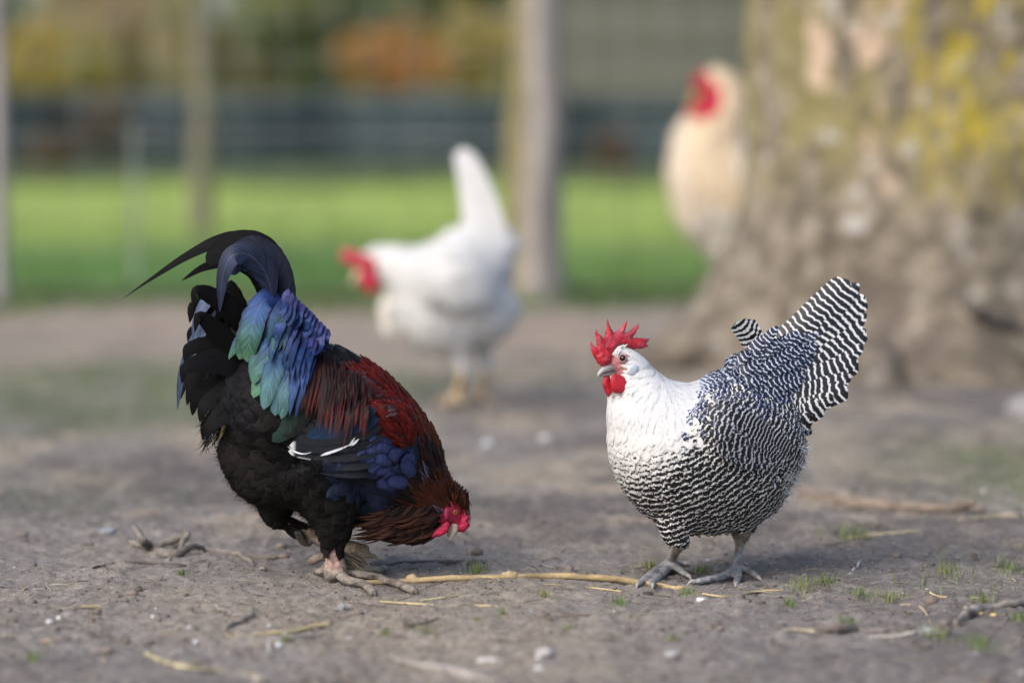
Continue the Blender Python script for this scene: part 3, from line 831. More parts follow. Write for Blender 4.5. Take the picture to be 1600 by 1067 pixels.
stick('branch', 'thick tan branch lying on the ground behind the speckled hen', 'branch', [[(1252, 771, 6), (1290, 783, 8), (1340, 791, 9), (1410, 796, 9), (1475, 801, 10), (1538, 800, 9)], [(1475, 801, 7), (1500, 792, 6, .012), (1522, 789, 5, .016)]], (.30, .235, .185))
stick('twig', 'pale twig at the right edge beyond the thick tan branch', 'twig', [[(1500, 814, 3), (1550, 810, 4), (1612, 806, 4)]], (.42, .34, .24))
stick('straw', 'pale straw behind the grass, right of the speckled hen', 'straw', [[(1308, 846, 3), (1350, 840, 4), (1395, 835, 4), (1440, 832, 3)]], (.46, .38, .24), m_straw)
stick('branch', 'bare grey branch reaching in from the right edge', 'branch', [[(1493, 978, 6), (1507, 967, 7), (1523, 956, 7), (1548, 951, 6), (1580, 947, 6.5), (1615, 940, 7)], [(1523, 956, 5), (1512, 955, 4.5, .008), (1507, 951, 3.5, .012)]], (.29, .255, .23))
stick('cane', 'short split yellow cane under the bare grey branch', 'cane', [[(1470, 954, 3.5), (1505, 958, 5), (1556, 962, 4)]], (.56, .41, .17), m_straw, rough=.05, flat=.6)
stick('stick', 'stubby dark stick in the right foreground with a broken end', 'stick', [[(1275, 988, 7), (1300, 984, 7.5), (1337, 985, 6)]], (.20, .165, .145))
stick('stick', 'grey stick beside the stubby dark one in the right foreground', 'stick', [[(1346, 988, 5), (1385, 988, 5.5), (1428, 985, 5)]], (.25, .215, .19))
stick('straw', 'pale straw leading to the stubby dark stick', 'straw', [[(1214, 991, 2), (1240, 984, 2.2), (1274, 987, 1.8)]], (.5, .43, .3), m_straw)
stick('straw', 'bleached straw lying against the grey stick in the right foreground', 'straw', [[(1358, 996, 2), (1400, 994, 2.4), (1428, 988, 2.4), (1448, 979, 2)]], (.5, .47, .4), m_straw)
stick('straw', 'thin looping straw above the bleached one', 'straw', [[(1407, 945, 1.3), (1432, 946, 1.5), (1446, 957, 1.5), (1455, 975, 1.3)]], (.42, .34, .22), m_straw)
stick('straw', 'yellowish straw between grass tufts at the right', 'straw', [[(1447, 921, 1.6), (1466, 932, 2), (1500, 934, 1.8), (1535, 936, 1.5)]], (.52, .41, .22), m_straw)
stick('straw', 'short pale straw standing out right of the speckled hen', 'straw', [[(1327, 898, 1.6), (1336, 888, 2), (1346, 876, 1.8, .006)]], (.44, .43, .4), m_straw)
stick('twig', 'dark thin twig between the cane and the bottom edge', 'twig', [[(630, 978, 1.4), (660, 974, 1.8), (685, 966, 1.8)]], (.13, .11, .1))
stick('twig', 'long thin brown twig in the middle foreground', 'twig', [[(842, 968, 1.4), (880, 963, 2), (935, 961, 1.6)]], (.24, .19, .15))
stick('twig', 'dark root line on the soil behind the cane', 'twig', [[(590, 884, 2), (650, 880, 3), (720, 879, 3), (775, 877, 2)]], (.12, .105, .1))
stick('branch', 'dark fallen branch leaning against the foot of the tree at the right edge', 'branch', [[(1500, 468, 5, .21), (1522, 492, 7, .19), (1560, 510, 7.5, .16), (1605, 527, 7.5, .13), (1680, 575, 7, .07), (1740, 640, 6, .0)]], (.13, .105, .09))

def pebble(label, px, py, rx, ry, col, name='pebble', seed=0, cat='pebble', group=None):
    g = GS(px, py + ry * .8); s = S(g.y); r = np.random.default_rng(seed + int(px))
    n, sg = 12, 16
    th = np.linspace(0, math.pi, n); ph = np.linspace(0, 2 * math.pi, sg, endpoint=False)
    V = []
    for a in th:
        for q in ph: V.append((math.sin(a) * math.cos(q), math.sin(a) * math.sin(q), math.cos(a)))
    V = np.array(V)
    d = 1 + fbm(V[:, 0] * 1.6 + seed, V[:, 1] * 1.6 + V[:, 2] * 1.3 + px, 3, 3) * .55
    V = V * d[:, None] * np.array([rx, (rx + ry) * .5, ry]) * s
    V += np.array([g.x, g.y + rx * s * .4, g.z + ry * s * .55])
    idx = np.arange(n * sg).reshape(n, sg); jn = np.roll(idx, -1, 1)
    m = MB(); m.add(V, np.stack([idx[:-1], idx[1:], jn[1:], jn[:-1]], -1).reshape(-1, 4), None, col)
    return tag(m.obj(name, m_stone), label, cat, group)
W_ = (.60, .58, .54)
pebble('smooth oval white pebble, largest one in the foreground', 761, 1034, 20, 8, W_, seed=1)
pebble('lumpy whitish stone chip right of the oval white pebble', 850, 1018, 13, 9, (.5, .48, .46), seed=2)
pebble('small white pebble touching the lumpy stone chip', 840, 1026, 5, 4, (.68, .68, .68), seed=3)
pebble('small bright white chip in front of the speckled hen feet', 1094, 937, 8, 5, (.66, .65, .62), seed=4)
pebble('white chip at the far left foreground, leftmost of three', 77, 971, 5.5, 4.5, (.64, .63, .62), seed=5)
pebble('white chip at the far left foreground, middle of three', 91, 965, 5, 4, (.66, .66, .66), seed=6)
pebble('white chip at the far left foreground, rightmost of three', 107, 967, 3, 3, (.66, .66, .66), seed=7)
pebble('tiny white chip right of the short straw at the left', 239, 963, 4, 3, (.62, .62, .62), seed=8)
pebble('white chip below the bent brown twig', 296, 979, 4.5, 3.5, (.62, .62, .62), seed=9)
pebble('pale chip in front of the bent brown twig', 306, 1003, 6, 4, (.5, .5, .52), seed=10)
pebble('brown round stone in the left foreground', 76, 1001, 10, 6, (.27, .22, .16), seed=11)
pebble('small brown stone above the curved pale yellow straw', 198, 1001, 6, 5, (.2, .16, .12), seed=12)
pebble('rust brown clod left of the bent brown twig', 144, 970, 4.5, 5, (.16, .09, .05), 'clod', 13, 'clod')
pebble('pale tan stone at the bottom edge beside the curved straw', 404, 1060, 11, 8, (.45, .39, .32), seed=14)
pebble('white pebble right of the oval one, beside the lumpy chip', 842, 1044, 7, 4.5, (.6, .62, .63), seed=15)
pebble('blurred white chip in front of the bottom right grass tuft', 1526, 1022, 7, 4, (.58, .6, .64), seed=16)
pebble('dark crumbly clod right beside the speckled hen toes', 1012, 927, 9, 5, (.07, .055, .045), 'clod', 17, 'clod')
pebble('white stone blurred on the ground behind the rooster', 762, 692, 9, 6, (.55, .56, .58), seed=18)
pebble('white stone blurred on the ground between the two front birds', 852, 684, 9, 7, (.55, .54, .52), seed=19)
pebble('grey stone on the soil left of the speckled hen foot', 1125, 872, 16, 6, (.22, .2, .2), seed=20)
pebble('grey blurred stone left of the gnarled root piece', 168, 829, 14, 6, (.26, .27, .3), seed=21)
pebble('pale chip left of the standing rooster foot', 443, 989, 4.5, 3.5, (.6, .6, .62), seed=22)
pebble('brown flat clod between the rooster toes and the flat tan straw', 560, 956, 9, 4, (.21, .17, .14), 'clod', 23, 'clod')
pebble('whitish stone below the pale bleached straw', 436, 1007, 5.5, 4.5, (.58, .58, .6), seed=24)
pebble('large pale weathered stone at the right edge beyond the hen', 1618, 640, 44, 26, (.29, .28, .285), 'stone', 25, 'stone')

def down_feather(label, px, py, w, col, seed):
    g = GS(px, py); s = S(g.y); r = np.random.default_rng(seed)
    R = np.tile(np.array([g.x, g.y, g.z + .002]), (140, 1)) + r.normal(0, 1, (140, 3)) * np.array([w * .25, w * .2, w * .06]) * s
    d = r.normal(0, 1, (140, 3)) * np.array([1, .7, .35]) + np.array([0, 0, .25])
    m = MB(); hairs(m, R, d, w * s * .6, .0011, col, .4, seed)
    tag(m.obj('down_feather', m_down, None), label, 'feather')
m_down = mat_feather('down', 0.85, 0.2, 0, .12, 20, 0)
down_feather('white fluffy down feather on the soil in the right foreground', 1448, 990, 20, (.72, .74, .78), 1)
down_feather('small grey white down feather in front of the rooster foot', 538, 951, 14, (.5, .5, .5), 2)
down_feather('small white down feather at the left edge of the grass behind the hen', 1165, 890, 8, (.6, .6, .58), 3)

GT = [('grass tuft in front of the cane, left of the speckled hen', 850, 930, 11, 18), ('grass tuft in front of the speckled hen, below the cane', 967, 944, 11, 26), ('grass tuft growing behind the cane, right of the rooster head', 745, 893, 17, 30), ('grass tuft just behind the cane, left of the speckled hen foot', 1017, 890, 14, 30), ('grass tuft between the two feet of the speckled hen', 1096, 894, 13, 26), ('grass tuft at the end of the yellow cane', 1076, 926, 11, 26),
      ('grass tuft right of the speckled hen, nearest to it', 1252, 922, 17, 36), ('grass tuft second nearest on the right of the speckled hen', 1291, 917, 17, 36), ('grass tuft above the thin looping straw', 1348, 929, 16, 34), ('grass tuft left of the yellowish straw at the right', 1392, 938, 16, 36), ('sparse grass sprout below the nearest tuft right of the hen', 1236, 946, 12, 22), ('single green sprout in front of the gnarled root piece', 284, 896, 11, 12), ('tiny green sprout in front of the straws by the rooster toes', 745, 968, 9, 10),
      ('small green sprout right of the tiny one in the middle foreground', 784, 963, 11, 9), ('broad blurred grass tuft near the bottom right corner', 1530, 1008, 18, 50), ('grass tuft beside the white down feather', 1462, 992, 15, 36), ('grass tuft behind the bare grey branch', 1535, 942, 16, 30), ('grass tuft at the right edge below the bare grey branch', 1594, 972, 19, 22), ('wide low grass patch right of the hen, in front of the pale straw', 1482, 900, 16, 42), ('grass patch at the right edge behind the bare branch', 1578, 890, 16, 44),
      ('grass tuft under the pale straw right of the hen', 1330, 836, 20, 60), ('grass sprout under the flat tan straw', 447, 1000, 10, 14), ('grass sprout near the bottom left corner', 52, 1030, 14, 16), ('low grass sprout in the middle foreground below the twig', 888, 982, 9, 22), ('blurred grass sprout in the front centre right', 1052, 1000, 11, 18), ('grass tuft left of the stubby dark stick', 1320, 976, 14, 26), ('grass sprout left of the tiny one in the front centre', 600, 992, 9, 14), ('yellow green sprout cluster in the centre foreground', 664, 984, 9, 40)]
for i, (lab, x, y, h, w) in enumerate(GT):
    g = GS(x, y); s = S(g.y); r = np.random.default_rng(i); k = int(22 + w * 1.4)
    bx = g.x + r.normal(0, .32, k) * w * s; by = g.y + r.normal(0, .5, k) * w * s
    m = MB(); blades(m, bx, by, gz(bx, by) - .001, h * s * 1.1, .0013, np.array([.17, .225, .07]) if i % 3 else np.array([.23, .26, .09]), 1.1, 40 + i)
    tag(m.obj('grass_tuft', m_grass, None, False), lab, 'grass tuft', 'grass tufts on the bare soil')

# litter nobody could count
mb = MB(); k = 2300
yy = 3.15 + 5.5 * rng.random(k) ** 1.6; xx = rng.uniform(-1, 1, k) * yy * .21
for i in range(k):
    L_ = rng.uniform(.006, .03) * (1.6 if rng.random() < .08 else 1); a = rng.normal(0, .7) + (math.pi if rng.random() < .5 else 0)
    dx, dy = math.cos(a) * L_, math.sin(a) * L_; x, y = xx[i], yy[i]; w = rng.uniform(.0003, .0008)
    if 3.55 < y < 3.75 and rng.random() < .1: continue
    z0, z1 = gz1(x, y) + .0015, gz1(x + dx, y + dy) + .0015 + abs(rng.normal(0, .0015))
    c = np.array([(.42, .36, .26), (.27, .225, .18), (.42, .39, .34), (.13, .11, .095)][rng.choice(4, p=[.22, .33, .15, .3])]) * rng.uniform(.75, 1.2)
    V, Q, T, U = tube([(x, y, z0, w), (x + dx * .5 + rng.normal(0, .001), y + dy * .5, (z0 + z1) / 2 + .001, w * 1.1), (x + dx, y + dy, z1, w * .7)], (0, 0, 1), 4, 4)
    mb.add(V, Q, T, c)
mb.obj('straw_litter', m_straw, None, False, kind='stuff')

ico = bmesh.new(); bmesh.ops.create_icosphere(ico, subdivisions=1, radius=1.0)
iv = np.array([v.co[:] for v in ico.verts]); it = np.array([[v.index for v in f.verts] for f in ico.faces]); ico.free()
mb = MB(); k = 16000
yy = 3.1 + 4.5 * rng.random(k) ** 1.9; xx = rng.uniform(-1, 1, k) * yy * .21
cl = fbm(xx * 5, yy * 5, 91, 3); kp = cl > rng.uniform(-.5, .35, k); xx, yy = xx[kp], yy[kp]; k = len(xx)
s = .0011 * rng.pareto(2.6, k) + .0012; s = np.minimum(s, .0075)
zz_ = gz(xx, yy)
iv_ = np.tile(iv, (k, 1, 1)) * (1 + rng.uniform(-.35, .35, (k, len(iv), 1))) * np.stack([s * rng.uniform(.8, 1.5, k), s, s * .75], 1)[:, None, :] + np.stack([xx, yy, zz_ + s * .3], 1)[:, None, :]
cc = np.array([.19, .158, .135]) * rng.uniform(.55, 1.35, (k, 1)) * rng.uniform(.95, 1.05, (k, 3))
w = rng.random(k) < .012; cc[w] = rng.uniform(.4, .6, (w.sum(), 1))
mb.add(iv_.reshape(-1, 3), None, (np.arange(k)[:, None, None] * len(iv) + it[None]).reshape(-1, 3), np.repeat(cc, len(iv), 0))
mb.obj('soil_crumbs', m_stone, None, False, kind='stuff')

mb = MB(); k = 15000
yy = 3.4 + 6.5 * rng.random(k); xx = rng.uniform(-1, 1, k) * yy * .22
def bl(cx, cy, rx, ry): return np.exp(-(((xx - cx) / rx) ** 2 + ((yy - cy) / ry) ** 2))
den = bl(-.82, 6.7, .42, .75) + bl(.95, 5.2, .25, .5) * 1.0 + bl(-.95, 7.3, .5, .7) * .8 + bl(.72, 4.15, .25, .3) * .35 + bl(-.35, 7.0, .35, .5) * .5 + bl(.1, 7.6, .5, .5) * .4 + bl(.62, 3.95, .12, .12) * .4
den = den * (1.0 + 2.4 * fbm(xx * 7, yy * 7, 33, 3))
kp = rng.random(k) < den * .9; xx, yy = xx[kp], yy[kp]
blades(mb, xx, yy, gz(xx, yy), .015, .0016, np.array([.15, .20, .07]), 1.0, 77)
mb.obj('short_grass', m_grass, None, False, kind='stuff')

# ================================================================== BIRDS
def W3(rows):
    """(px, py, distance, lateral px, dorsal px[, ventral px]) -> world rows"""
    out = []
    for q in rows:
        x, y, D = q[:3]; p = P(x, y, D); s = S(D)
        rr = list(q[3:]); rr = rr + [rr[-1]] * (3 - len(rr))
        out.append((p.x, p.y, p.z) + tuple(v * s for v in rr))
    return out
def piece(rows, hint=(0, 0, 1), n=28, seg=20):
    V, Q, T, U = tube(W3(rows), hint, n, seg); return V, Q, T
def hitpt(bvh, x, y, off=0.0, D=None):
    """the point of a skin seen at a pixel from the front side, lifted off along the ray"""
    r = ray(x, y).normalized(); o = Vector((0, 0, CAM_H))
    h = bvh.ray_cast(o, r)
    if h[0] is None: return (P(x, y, D) if D else None), None
    return h[0] - r * off, h[1]
def toe_pts(pts):
    """toe along the ground: (px, py, radius px, lift px)"""
    out = []
    for q in pts:
        x, y, r = q[:3]; up = q[3] if len(q) > 3 else 0
        g = GS(x, y); s = S(g.y)
        out.append((g.x, g.y, max(g.z, gz1(g.x, g.y)) + r * s * .7 + up * s, r * s, r * s * .85))
    return out
def tpiece(rows, hint=(0, 0, 1), n=14, seg=10):
    V, Q, T, U = tube(rows, hint, n, seg); return V, Q, T
m_skin = mat_attr('bird_skin', 0.7, 0.25, 210, 0.5, 1.0, 0.0025)
m_comb = mat_attr('comb_flesh', 0.45, 0.4, 420, 0.12, 0.55, 0.0007, sss=.12)
m_horn = mat_attr('horn', 0.4, 0.45, 240, 0.15, 0.2, 0.0004)
b = NB('eye'); m_eye = b.fin(b.attr('Col').outputs['Color'], 0.06, 0.6)
def eye(parent, c, out, r, iris, pupil=.62, name='eye'):
    out = Vector(out).normalized(); n, sg = 12, 16; V = []; C = []
    a1 = out.orthogonal().normalized(); a2 = out.cross(a1)
    for t in np.linspace(0, math.pi, n):
        for q in np.linspace(0, 2 * math.pi, sg, endpoint=False):
            d = out * math.cos(t) + (a1 * math.cos(q) + a2 * math.sin(q)) * math.sin(t)
            V.append(tuple(Vector(c) + d * r)); C.append((.004, .004, .004) if t < pupil else iris if t < 1.3 else (.02, .015, .015))
    idx = np.arange(n * sg).reshape(n, sg); jn = np.roll(idx, -1, 1)
    m = MB(); m.add(V, np.stack([idx[:-1], idx[1:], jn[1:], jn[:-1]], -1).reshape(-1, 4), None, C)
    return m.obj(name, m_eye, parent)
def claw(parent, a, d, L, r, col=(.05, .045, .04)):
    a = Vector(a); d = Vector(d).normalized()
    V, Q, T, U = tube([(*a, r, r), (*(a + d * L * .5 + Vector((0, 0, L * .08))), r * .7, r * .75), (*(a + d * L - Vector((0, 0, L * .28))), r * .15, r * .15)], (0, 0, 1), 8, 8)
    m = MB(); m.add(V, Q, T, col); return m.obj('claw', m_horn, parent)
def plate(parent, name, outline, D0, slope, thick, colf, mat, step=3.0, up=0.0, prof=.5, bumpy=0.0, edge=.0006):
    """fleshy plate from an outline in a bird's mid plane; slope = how the plane recedes to the right (metres per metre)"""
    s = S(D0); x0 = outline[0][0]
    def to3(x, y, h):
        D = D0 + (x - x0) * s * slope
        p = P(x, y, D); nn = Vector((slope, -1, up)).normalized()
        return p + nn * h
    V, Q, T, d = puffy(outline, to3, thick, step, prof, edge)
    if bumpy: V = V + np.stack([fbm(V[:, 0] * 300 + k * 7, V[:, 2] * 300 + V[:, 1] * 90, k, 2) for k in (1, 2, 3)], 1) * bumpy
    C = colf(V, d) if callable(colf) else np.asarray(colf, float)
    m = MB(); m.add(V, Q, T, C); return m.obj(name, mat, parent)

# ------------------------------------------------------------------ speckled hen
hen = root_empty('hen', 'white necked hen with fine black and white barring, standing at the right', 'hen', tuple(GS(1100, 908)))
HD = 4.0
def hd(x): return HD + (x - 1100) * .00042
def HR(rows): return [(q[0], q[1], hd(q[0]) + q[2]) + tuple(q[3:]) for q in rows]
HH = (.7, 0, .72)
pieces = [
    piece(HR([(1240, 640, 0, 20, 34), (1216, 655, 0, 54, 66), (1178, 690, 0, 86, 128, 106), (1128, 712, 0, 106, 138, 122), (1076, 706, 0, 112, 138, 117), (1036, 675, 0, 100, 116, 96),
              (1008, 634, 0, 72, 66, 66), (992, 600, 0, 46, 42, 46), (978, 575, 0, 31, 31, 33), (964, 565, 0, 24, 25, 25), (951, 571, 0, 14, 14, 14)]), HH, 48, 28),
    piece(HR([(1140, 742, 0, 86, 92), (1190, 738, 0, 58, 64), (1218, 730, 0, 28, 32)]), (0, 0, 1)),
    piece(HR([(1150, 600, 0, 38, 40), (1195, 585, 0, 28, 36), (1225, 565, 0, 14, 26)]), (0, 0, 1)),
    piece(HR([(1085, 660, -.085, 18, 50), (1130, 680, -.105, 22, 62), (1185, 712, -.09, 18, 50), (1228, 742, -.06, 8, 22)]), (.4, 0, 1)),
    piece(HR([(1085, 660, .085, 18, 50), (1130, 680, .105, 22, 62), (1185, 712, .09, 18, 50), (1228, 742, .06, 8, 22)]), (.4, 0, 1)),
]
lg = HR([(1062, 795, -.03, 38, 38), (1056, 828, -.03, 20, 21), (1061, 850, -.03, 11, 11)])
pieces.append(piece(lg))
pieces.append(piece(HR([(1150, 800, .045, 44, 44), (1158, 828, .045, 20, 20), (1158, 846, .045, 11, 11)])))
fa, fb = GS(1046, 893), GS(1152, 897)
ka, kb = P(1063, 850, hd(1062) - .03), P(1158, 842, hd(1158) + .045)
sp = 4 * .00022
def shank(k, f, r0=9.5, r1=8.0, r2=9.5, s=S(4.0)):
    return tpiece([(*k, r0 * s, r0 * s), (*(k * .5 + f * .5 + Vector((-.001, 0, .006))), r1 * s, r1 * s), (f.x, f.y, f.z + 12 * s, r2 * s, r2 * s), (f.x, f.y, f.z + 5 * s, 11 * s, 8 * s)], (0, 1, 0), 16, 12)
pieces += [shank(ka, fa), shank(kb, fb, 8.5, 7.2, 8.5)]
HT = [[(1046, 893, 9, 7), (1030, 900, 8.5, 5), (1012, 910, 7.5, 3), (998, 916, 5.5)], [(1045, 896, 8, 5), (1030, 908, 7.5, 3), (1022, 913, 6.5), (1020, 917, 5)], [(1047, 892, 8, 6), (1062, 898, 7, 4), (1074, 903, 5.5, 1)], [(1048, 890, 6, 6), (1060, 886, 5.5, 3), (1070, 883, 4.5)],
      [(1152, 897, 8, 6), (1130, 907, 7.5, 2), (1105, 911, 7, 1), (1086, 912, 5.5)], [(1152, 900, 8, 5), (1153, 909, 7, 2), (1150, 916, 5.5)], [(1153, 898, 7.5, 5), (1172, 903, 6.5, 2), (1184, 905, 5)], [(1154, 893, 6, 6), (1162, 888, 5, 3)]]
for t in HT: pieces.append(tpiece(toe_pts(t)))
keep = lambda V: np.clip((V[:, 2] - .085) / .03, 0, 1)
hme, HV = union('body', pieces, .0030, 10, keep)
# bare skin colours: grey legs, pinkish face
C = np.tile(np.array([.62, .60, .56]), (len(HV), 1))
low = HV[:, 2] < .062
C[low] = np.array([.27, .235, .19])
C[low & (HV[:, 2] < .026)] = np.array([.25, .245, .25])
px_ = np.array([pix(v) for v in HV])
dface = np.hypot((px_[:, 0] - 968) / 1.0, px_[:, 1] - 563)
C[(dface < 26) & (HV[:, 2] > .2)] = np.array([.50, .20, .20])
C *= (1 + fbm(HV[:, 0] * 90, HV[:, 1] * 90 + HV[:, 2] * 140, 6, 3) * .9 * (HV[:, 2] < .07))[:, None]
set_col(hme, C)
hme.materials.append(m_skin)
hbody = bpy.data.objects.new('body', hme); COL.objects.link(hbody); hbody.parent = hen
hb = bvh_of(hme)
WHITE_H = [(930, 520), (985, 535), (1008, 556), (1040, 570), (1066, 574), (1086, 592), (1082, 622), (1064, 648), (1040, 668), (1000, 672), (950, 660), (930, 630)]
FC = P(1015, 590, hd(1015) - .01)          # plumage runs away from here
FACE = [(934, 585), (940, 560), (958, 540), (975, 542), (985, 552), (988, 572), (974, 594), (950, 598)]
def hen_flow(p):
    d = p - FC
    if p.z < .17: d = d + Vector((.02, 0, -.02))
    return d
PERIOD = 8.2 * S(4.0)
def hz(p):
    x, y = pix(p); return x, y, poly_dist(x, y, WHITE_H)
def hrad(p, n):
    if p[2] < .066: return None
    x, y, d = hz(p)
    if x < 1000 and y < 612: return .0033
    if d < 0: return .0056
    return .0064 if y > 620 else .0056
roots = poisson(hme, hrad, 42000, 5)
mw, mbk = MB(), MB()
for p, n in roots:
    x, y, d = hz(p)
    f = (Vector(p) - FC).length
    if x < 1000 and y < 615:
        if poly_dist(x, y, FACE) < 0 and not (x > 958 and y < 556 and x < 982): continue
        contour(mw, hb, p, n, hen_flow, .011, .0055, .0003, .0014, prof_blade, 5, 3, (.76, .755, .75), jit=.25)
    elif d < 0:
        contour(mw, hb, p, n, hen_flow, .034, .0105, .0006, .0021, prof_blade, 7, 3, np.array([.76, .755, .75]) * random.uniform(.9, 1), jit=.12, droop=.3)
    else:
        bk = max(0.0, min(1.0, (690 - y - (x - 1070) * .15) / 80.0)) if x > 1060 else 0.0; back = random.random() < bk
        L = .023 if not back else .022; W = .0138 if not back else .0115
        per = PERIOD * (1.0 if not back else .88)
        dsc = 118 - 96 * min(1, max(0, (x - 950) / 150)); du = min(.73, d / dsc * .68) if not back else min(.78, .4 + d / 20.0 * .4)
        du = max(du, .0)
        hwid = 1.15 if (back or d > dsc * .8) else .36 + .66 * min(1, max(0, d - 8) / (dsc * .8))
        if not back and d < 45 and random.random() < .3 * max(0, 1 - d / 45): du = 0
        ph = (f / per + random.uniform(-.21, .21)) % 1.0
        wc = (.74, .73, .71, 1 - bk * .3) if not back else (.52, .56, .66, 0)  # back feathers tinted blue in the colour, for the sky they reflect
        contour(mbk, hb, p, n, hen_flow, L, W, .0004, .0062 if d > 60 or back else .0032 + d * .00005, prof_round, 7, 5, wc, (ph, L / per, du * random.uniform(.88, 1.1), hwid), jit=.2, droop=.55 if du > .3 else .2)
m_white = mat_feather('white_feather', .75, .2, 0, .22, 34, .04, 0, .5)
m_bar = mat_barred('barred_feather', .38)
mw.obj('neck_hackle', m_white, hen, kind='stuff')
mbk.obj('barred_plumage', m_bar, hen, kind='stuff')
# soft white fluff along the rump and belly
R, Dv = [], []
for p, n in poisson(hme, lambda p, n: None if not (pix(p)[0] > 1180 and 690 < pix(p)[1] < 850) else .0026, 14000, 9):
    x, y = pix(p)
    if n[0] > .74: R.append(p); Dv.append(np.array(n) * .8 + np.array([.4, 0, -.25]))
m = MB(); hairs(m, R, Dv, .017, .0007, (.70, .71, .74), .5, 4)
m.obj('rump_fluff', m_white, hen, kind='stuff')
# barred leg cuffs
m = MB()
for (kx, ky, dd) in ((1061, 838, -.03), (1158, 832, .045)):
    for j in range(26):
        a = j / 26 * 2 * math.pi; c = P(kx, ky - 14 + (j % 3) * 7, hd(kx) + dd)
        o = Vector((math.cos(a), math.sin(a), 0)); r0 = .0125
        feather(m, [c + o * r0 + Vector((0, 0, .012)), c + o * (r0 * .95), c + o * r0 * .75 - Vector((0, 0, .016))], .011, o, prof_round, 7, 3, .2, 0, (.6, .58, .52), (random.random(), 2.2, .58, 1.1))
m.obj('leg_cuff', m_bar, hen, kind='stuff')

# tail: a fan of barred feathers folded along the middle, both halves
TB = (1184, 604)
tips = [(1326, 437), (1343, 442), (1352, 462), (1355, 490), (1353, 514), (1350, 540), (1341, 563), (1331, 586), (1325, 606), (1303, 618), (1286, 632), (1270, 648), (1254, 664), (1240, 680)]
for side in (0, 1):
    for i, (tx, ty) in enumerate(tips):
        if side and i > 8: continue
        off = .012 * (1 + min(i, 8) * .42 - max(0, i - 8) * .2) * (-1 if side == 0 else 1)
        b0 = P(TB[0] + i * 2.2 - 6, TB[1] + i * 5.6 - 26, hd(TB[0]) + off * .5)
        if side: tx, ty = tx - 6 - i, ty + 3
        t = P(tx, ty, hd(tx) + off * 1.5)
        mid = (b0 + t) * .5 + Vector((.004, -.004 if not side else .004, -.004 * (i - 2) * .5))
        nrm = Vector((-.15, -1 if side == 0 else 1, .45 - i * .05))
        L = (t - b0).length
        m = MB(); per = (random.uniform(11, 12.6) if i < 9 else 9.5) * S(4.0)
        feather(m, [b0, mid, t], .039 - min(i, 8) * .0010, nrm, prof_round if i % 2 else prof_square, 28, 7, .16, .05, np.array([.74, .735, .74]) * random.uniform(.88, 1), (random.random(), L / per, random.uniform(.62, .72), 1.2), twist=random.uniform(-.05, .2))
        m.obj('tail_feather', m_bar, hen)
# tail coverts over its root
m = MB()
for j in range(300):
    t = random.random(); q = random.random(); far_ = j >= 230
    if far_: t *= .6
    bx = 1150 + q * 75 + t * 18; by = 556 + t * 112 + q * (-10 + 12 * t)
    ang = math.radians(-48 + t * 72 + random.uniform(-9, 9)); ln = random.uniform(26, 46) * (1 - .2 * t)
    if far_: ln = random.uniform(48, 76); bx += 18
    ex, ey = bx + math.cos(ang) * ln, by + math.sin(ang) * ln * .9
    for sd in ((-1, 1) if j % 3 == 0 else (-1,)):
        off = sd * (.022 + .02 * t + .012 * (1 - q) + .004 * random.random())
        a = P(bx, by, hd(bx) + off); e = P(ex, ey, hd(ex) + off * (1.0 - .15 * q) + sd * .004)
        feather(m, [a, (a + e) * .5 + Vector((0, sd * .004, .001)), e], random.uniform(.013, .018), Vector((-.1, sd, .3)), prof_round, 9, 5, .06, 0, (.60, .63, .70, .15), (random.random(), ln / 8.2, .74, 1.2))
m.obj('tail_covert', m_bar, hen, kind='stuff')
# folded wing: barred flight feathers and coverts lying along the flank
hwing = bpy.data.objects.new('wing', None); COL.objects.link(hwing); hwing.parent = hen
def hline(pts, off):
    out = []; last = None
    for x, y in pts:
        h, n_ = hitpt(hb, x, y, off)
        if h is None or (last is not None and abs(h.y - last) > .05): h = P(x, y, (last or hd(x) - .1))
        last = h.y; out.append(tuple(h))
    return out
for i in range(9):
    q = [(1112 + 7 * i, 612 + 13 * i), (1160 + 5 * i, 640 + 12 * i), (1208 + 3 * i - .3 * i * i, 676 + 9.5 * i), (1243 - 1.2 * i - .5 * i * i, 706 + 6.5 * i)]
    ln = hline(q, .0045 + .0007 * (9 - i)); L = sum((Vector(ln[k + 1]) - Vector(ln[k])).length for k in range(3))
    m = MB(); feather(m, ln, .0205, (.1, -1, .2), prof_round, 30, 7, .10, .04, np.array([.66, .67, .71]) * random.uniform(.85, 1), (random.random(), L / (8.2 * S(4.0)), random.uniform(.66, .76), 1.2))
    m.obj('flight_feather', m_bar, hwing)
m = MB()
for j in range(60):
    t, q = random.random(), random.random()
    x, y = 1096 + 78 * t + 22 * q, 622 + 84 * q + 30 * t + random.uniform(-5, 5); l = random.uniform(26, 36)
    ln = hline([(x, y), (x + l * .5, y + l * .22), (x + l * .95, y + l * .5)], .0085 + .002 * random.random() - .002 * t)
    feather(m, ln, .0155, (.05, -1, .2), prof_round, 9, 5, .14, .03, np.array([.62, .64, .69]) * random.uniform(.85, 1), (random.random(), l / 8.4, random.uniform(.66, .76), 1.2))
m.obj('wing_covert', m_bar, hwing, kind='stuff')
# small tuft standing up on the back
for dx, a in ((0, 0), (7, .12), (-7, -.1)):
    c0 = P(1180 + dx * .5, 548, hd(1180) - .012); c1 = P(1158 + dx, 503, hd(1165) - .018 + dx * .001)
    m = MB(); feather(m, [c0, (c0 + c1) * .5 + Vector((.002, 0, .002)), c1], .026, Vector((-.3, -1, .2)), prof_square, 14, 5, .12, .02, (.76, .77, .79), (.3 + a, 6.0, .55, 1.2)); m.obj('tail_covert_tip', m_bar, hen)

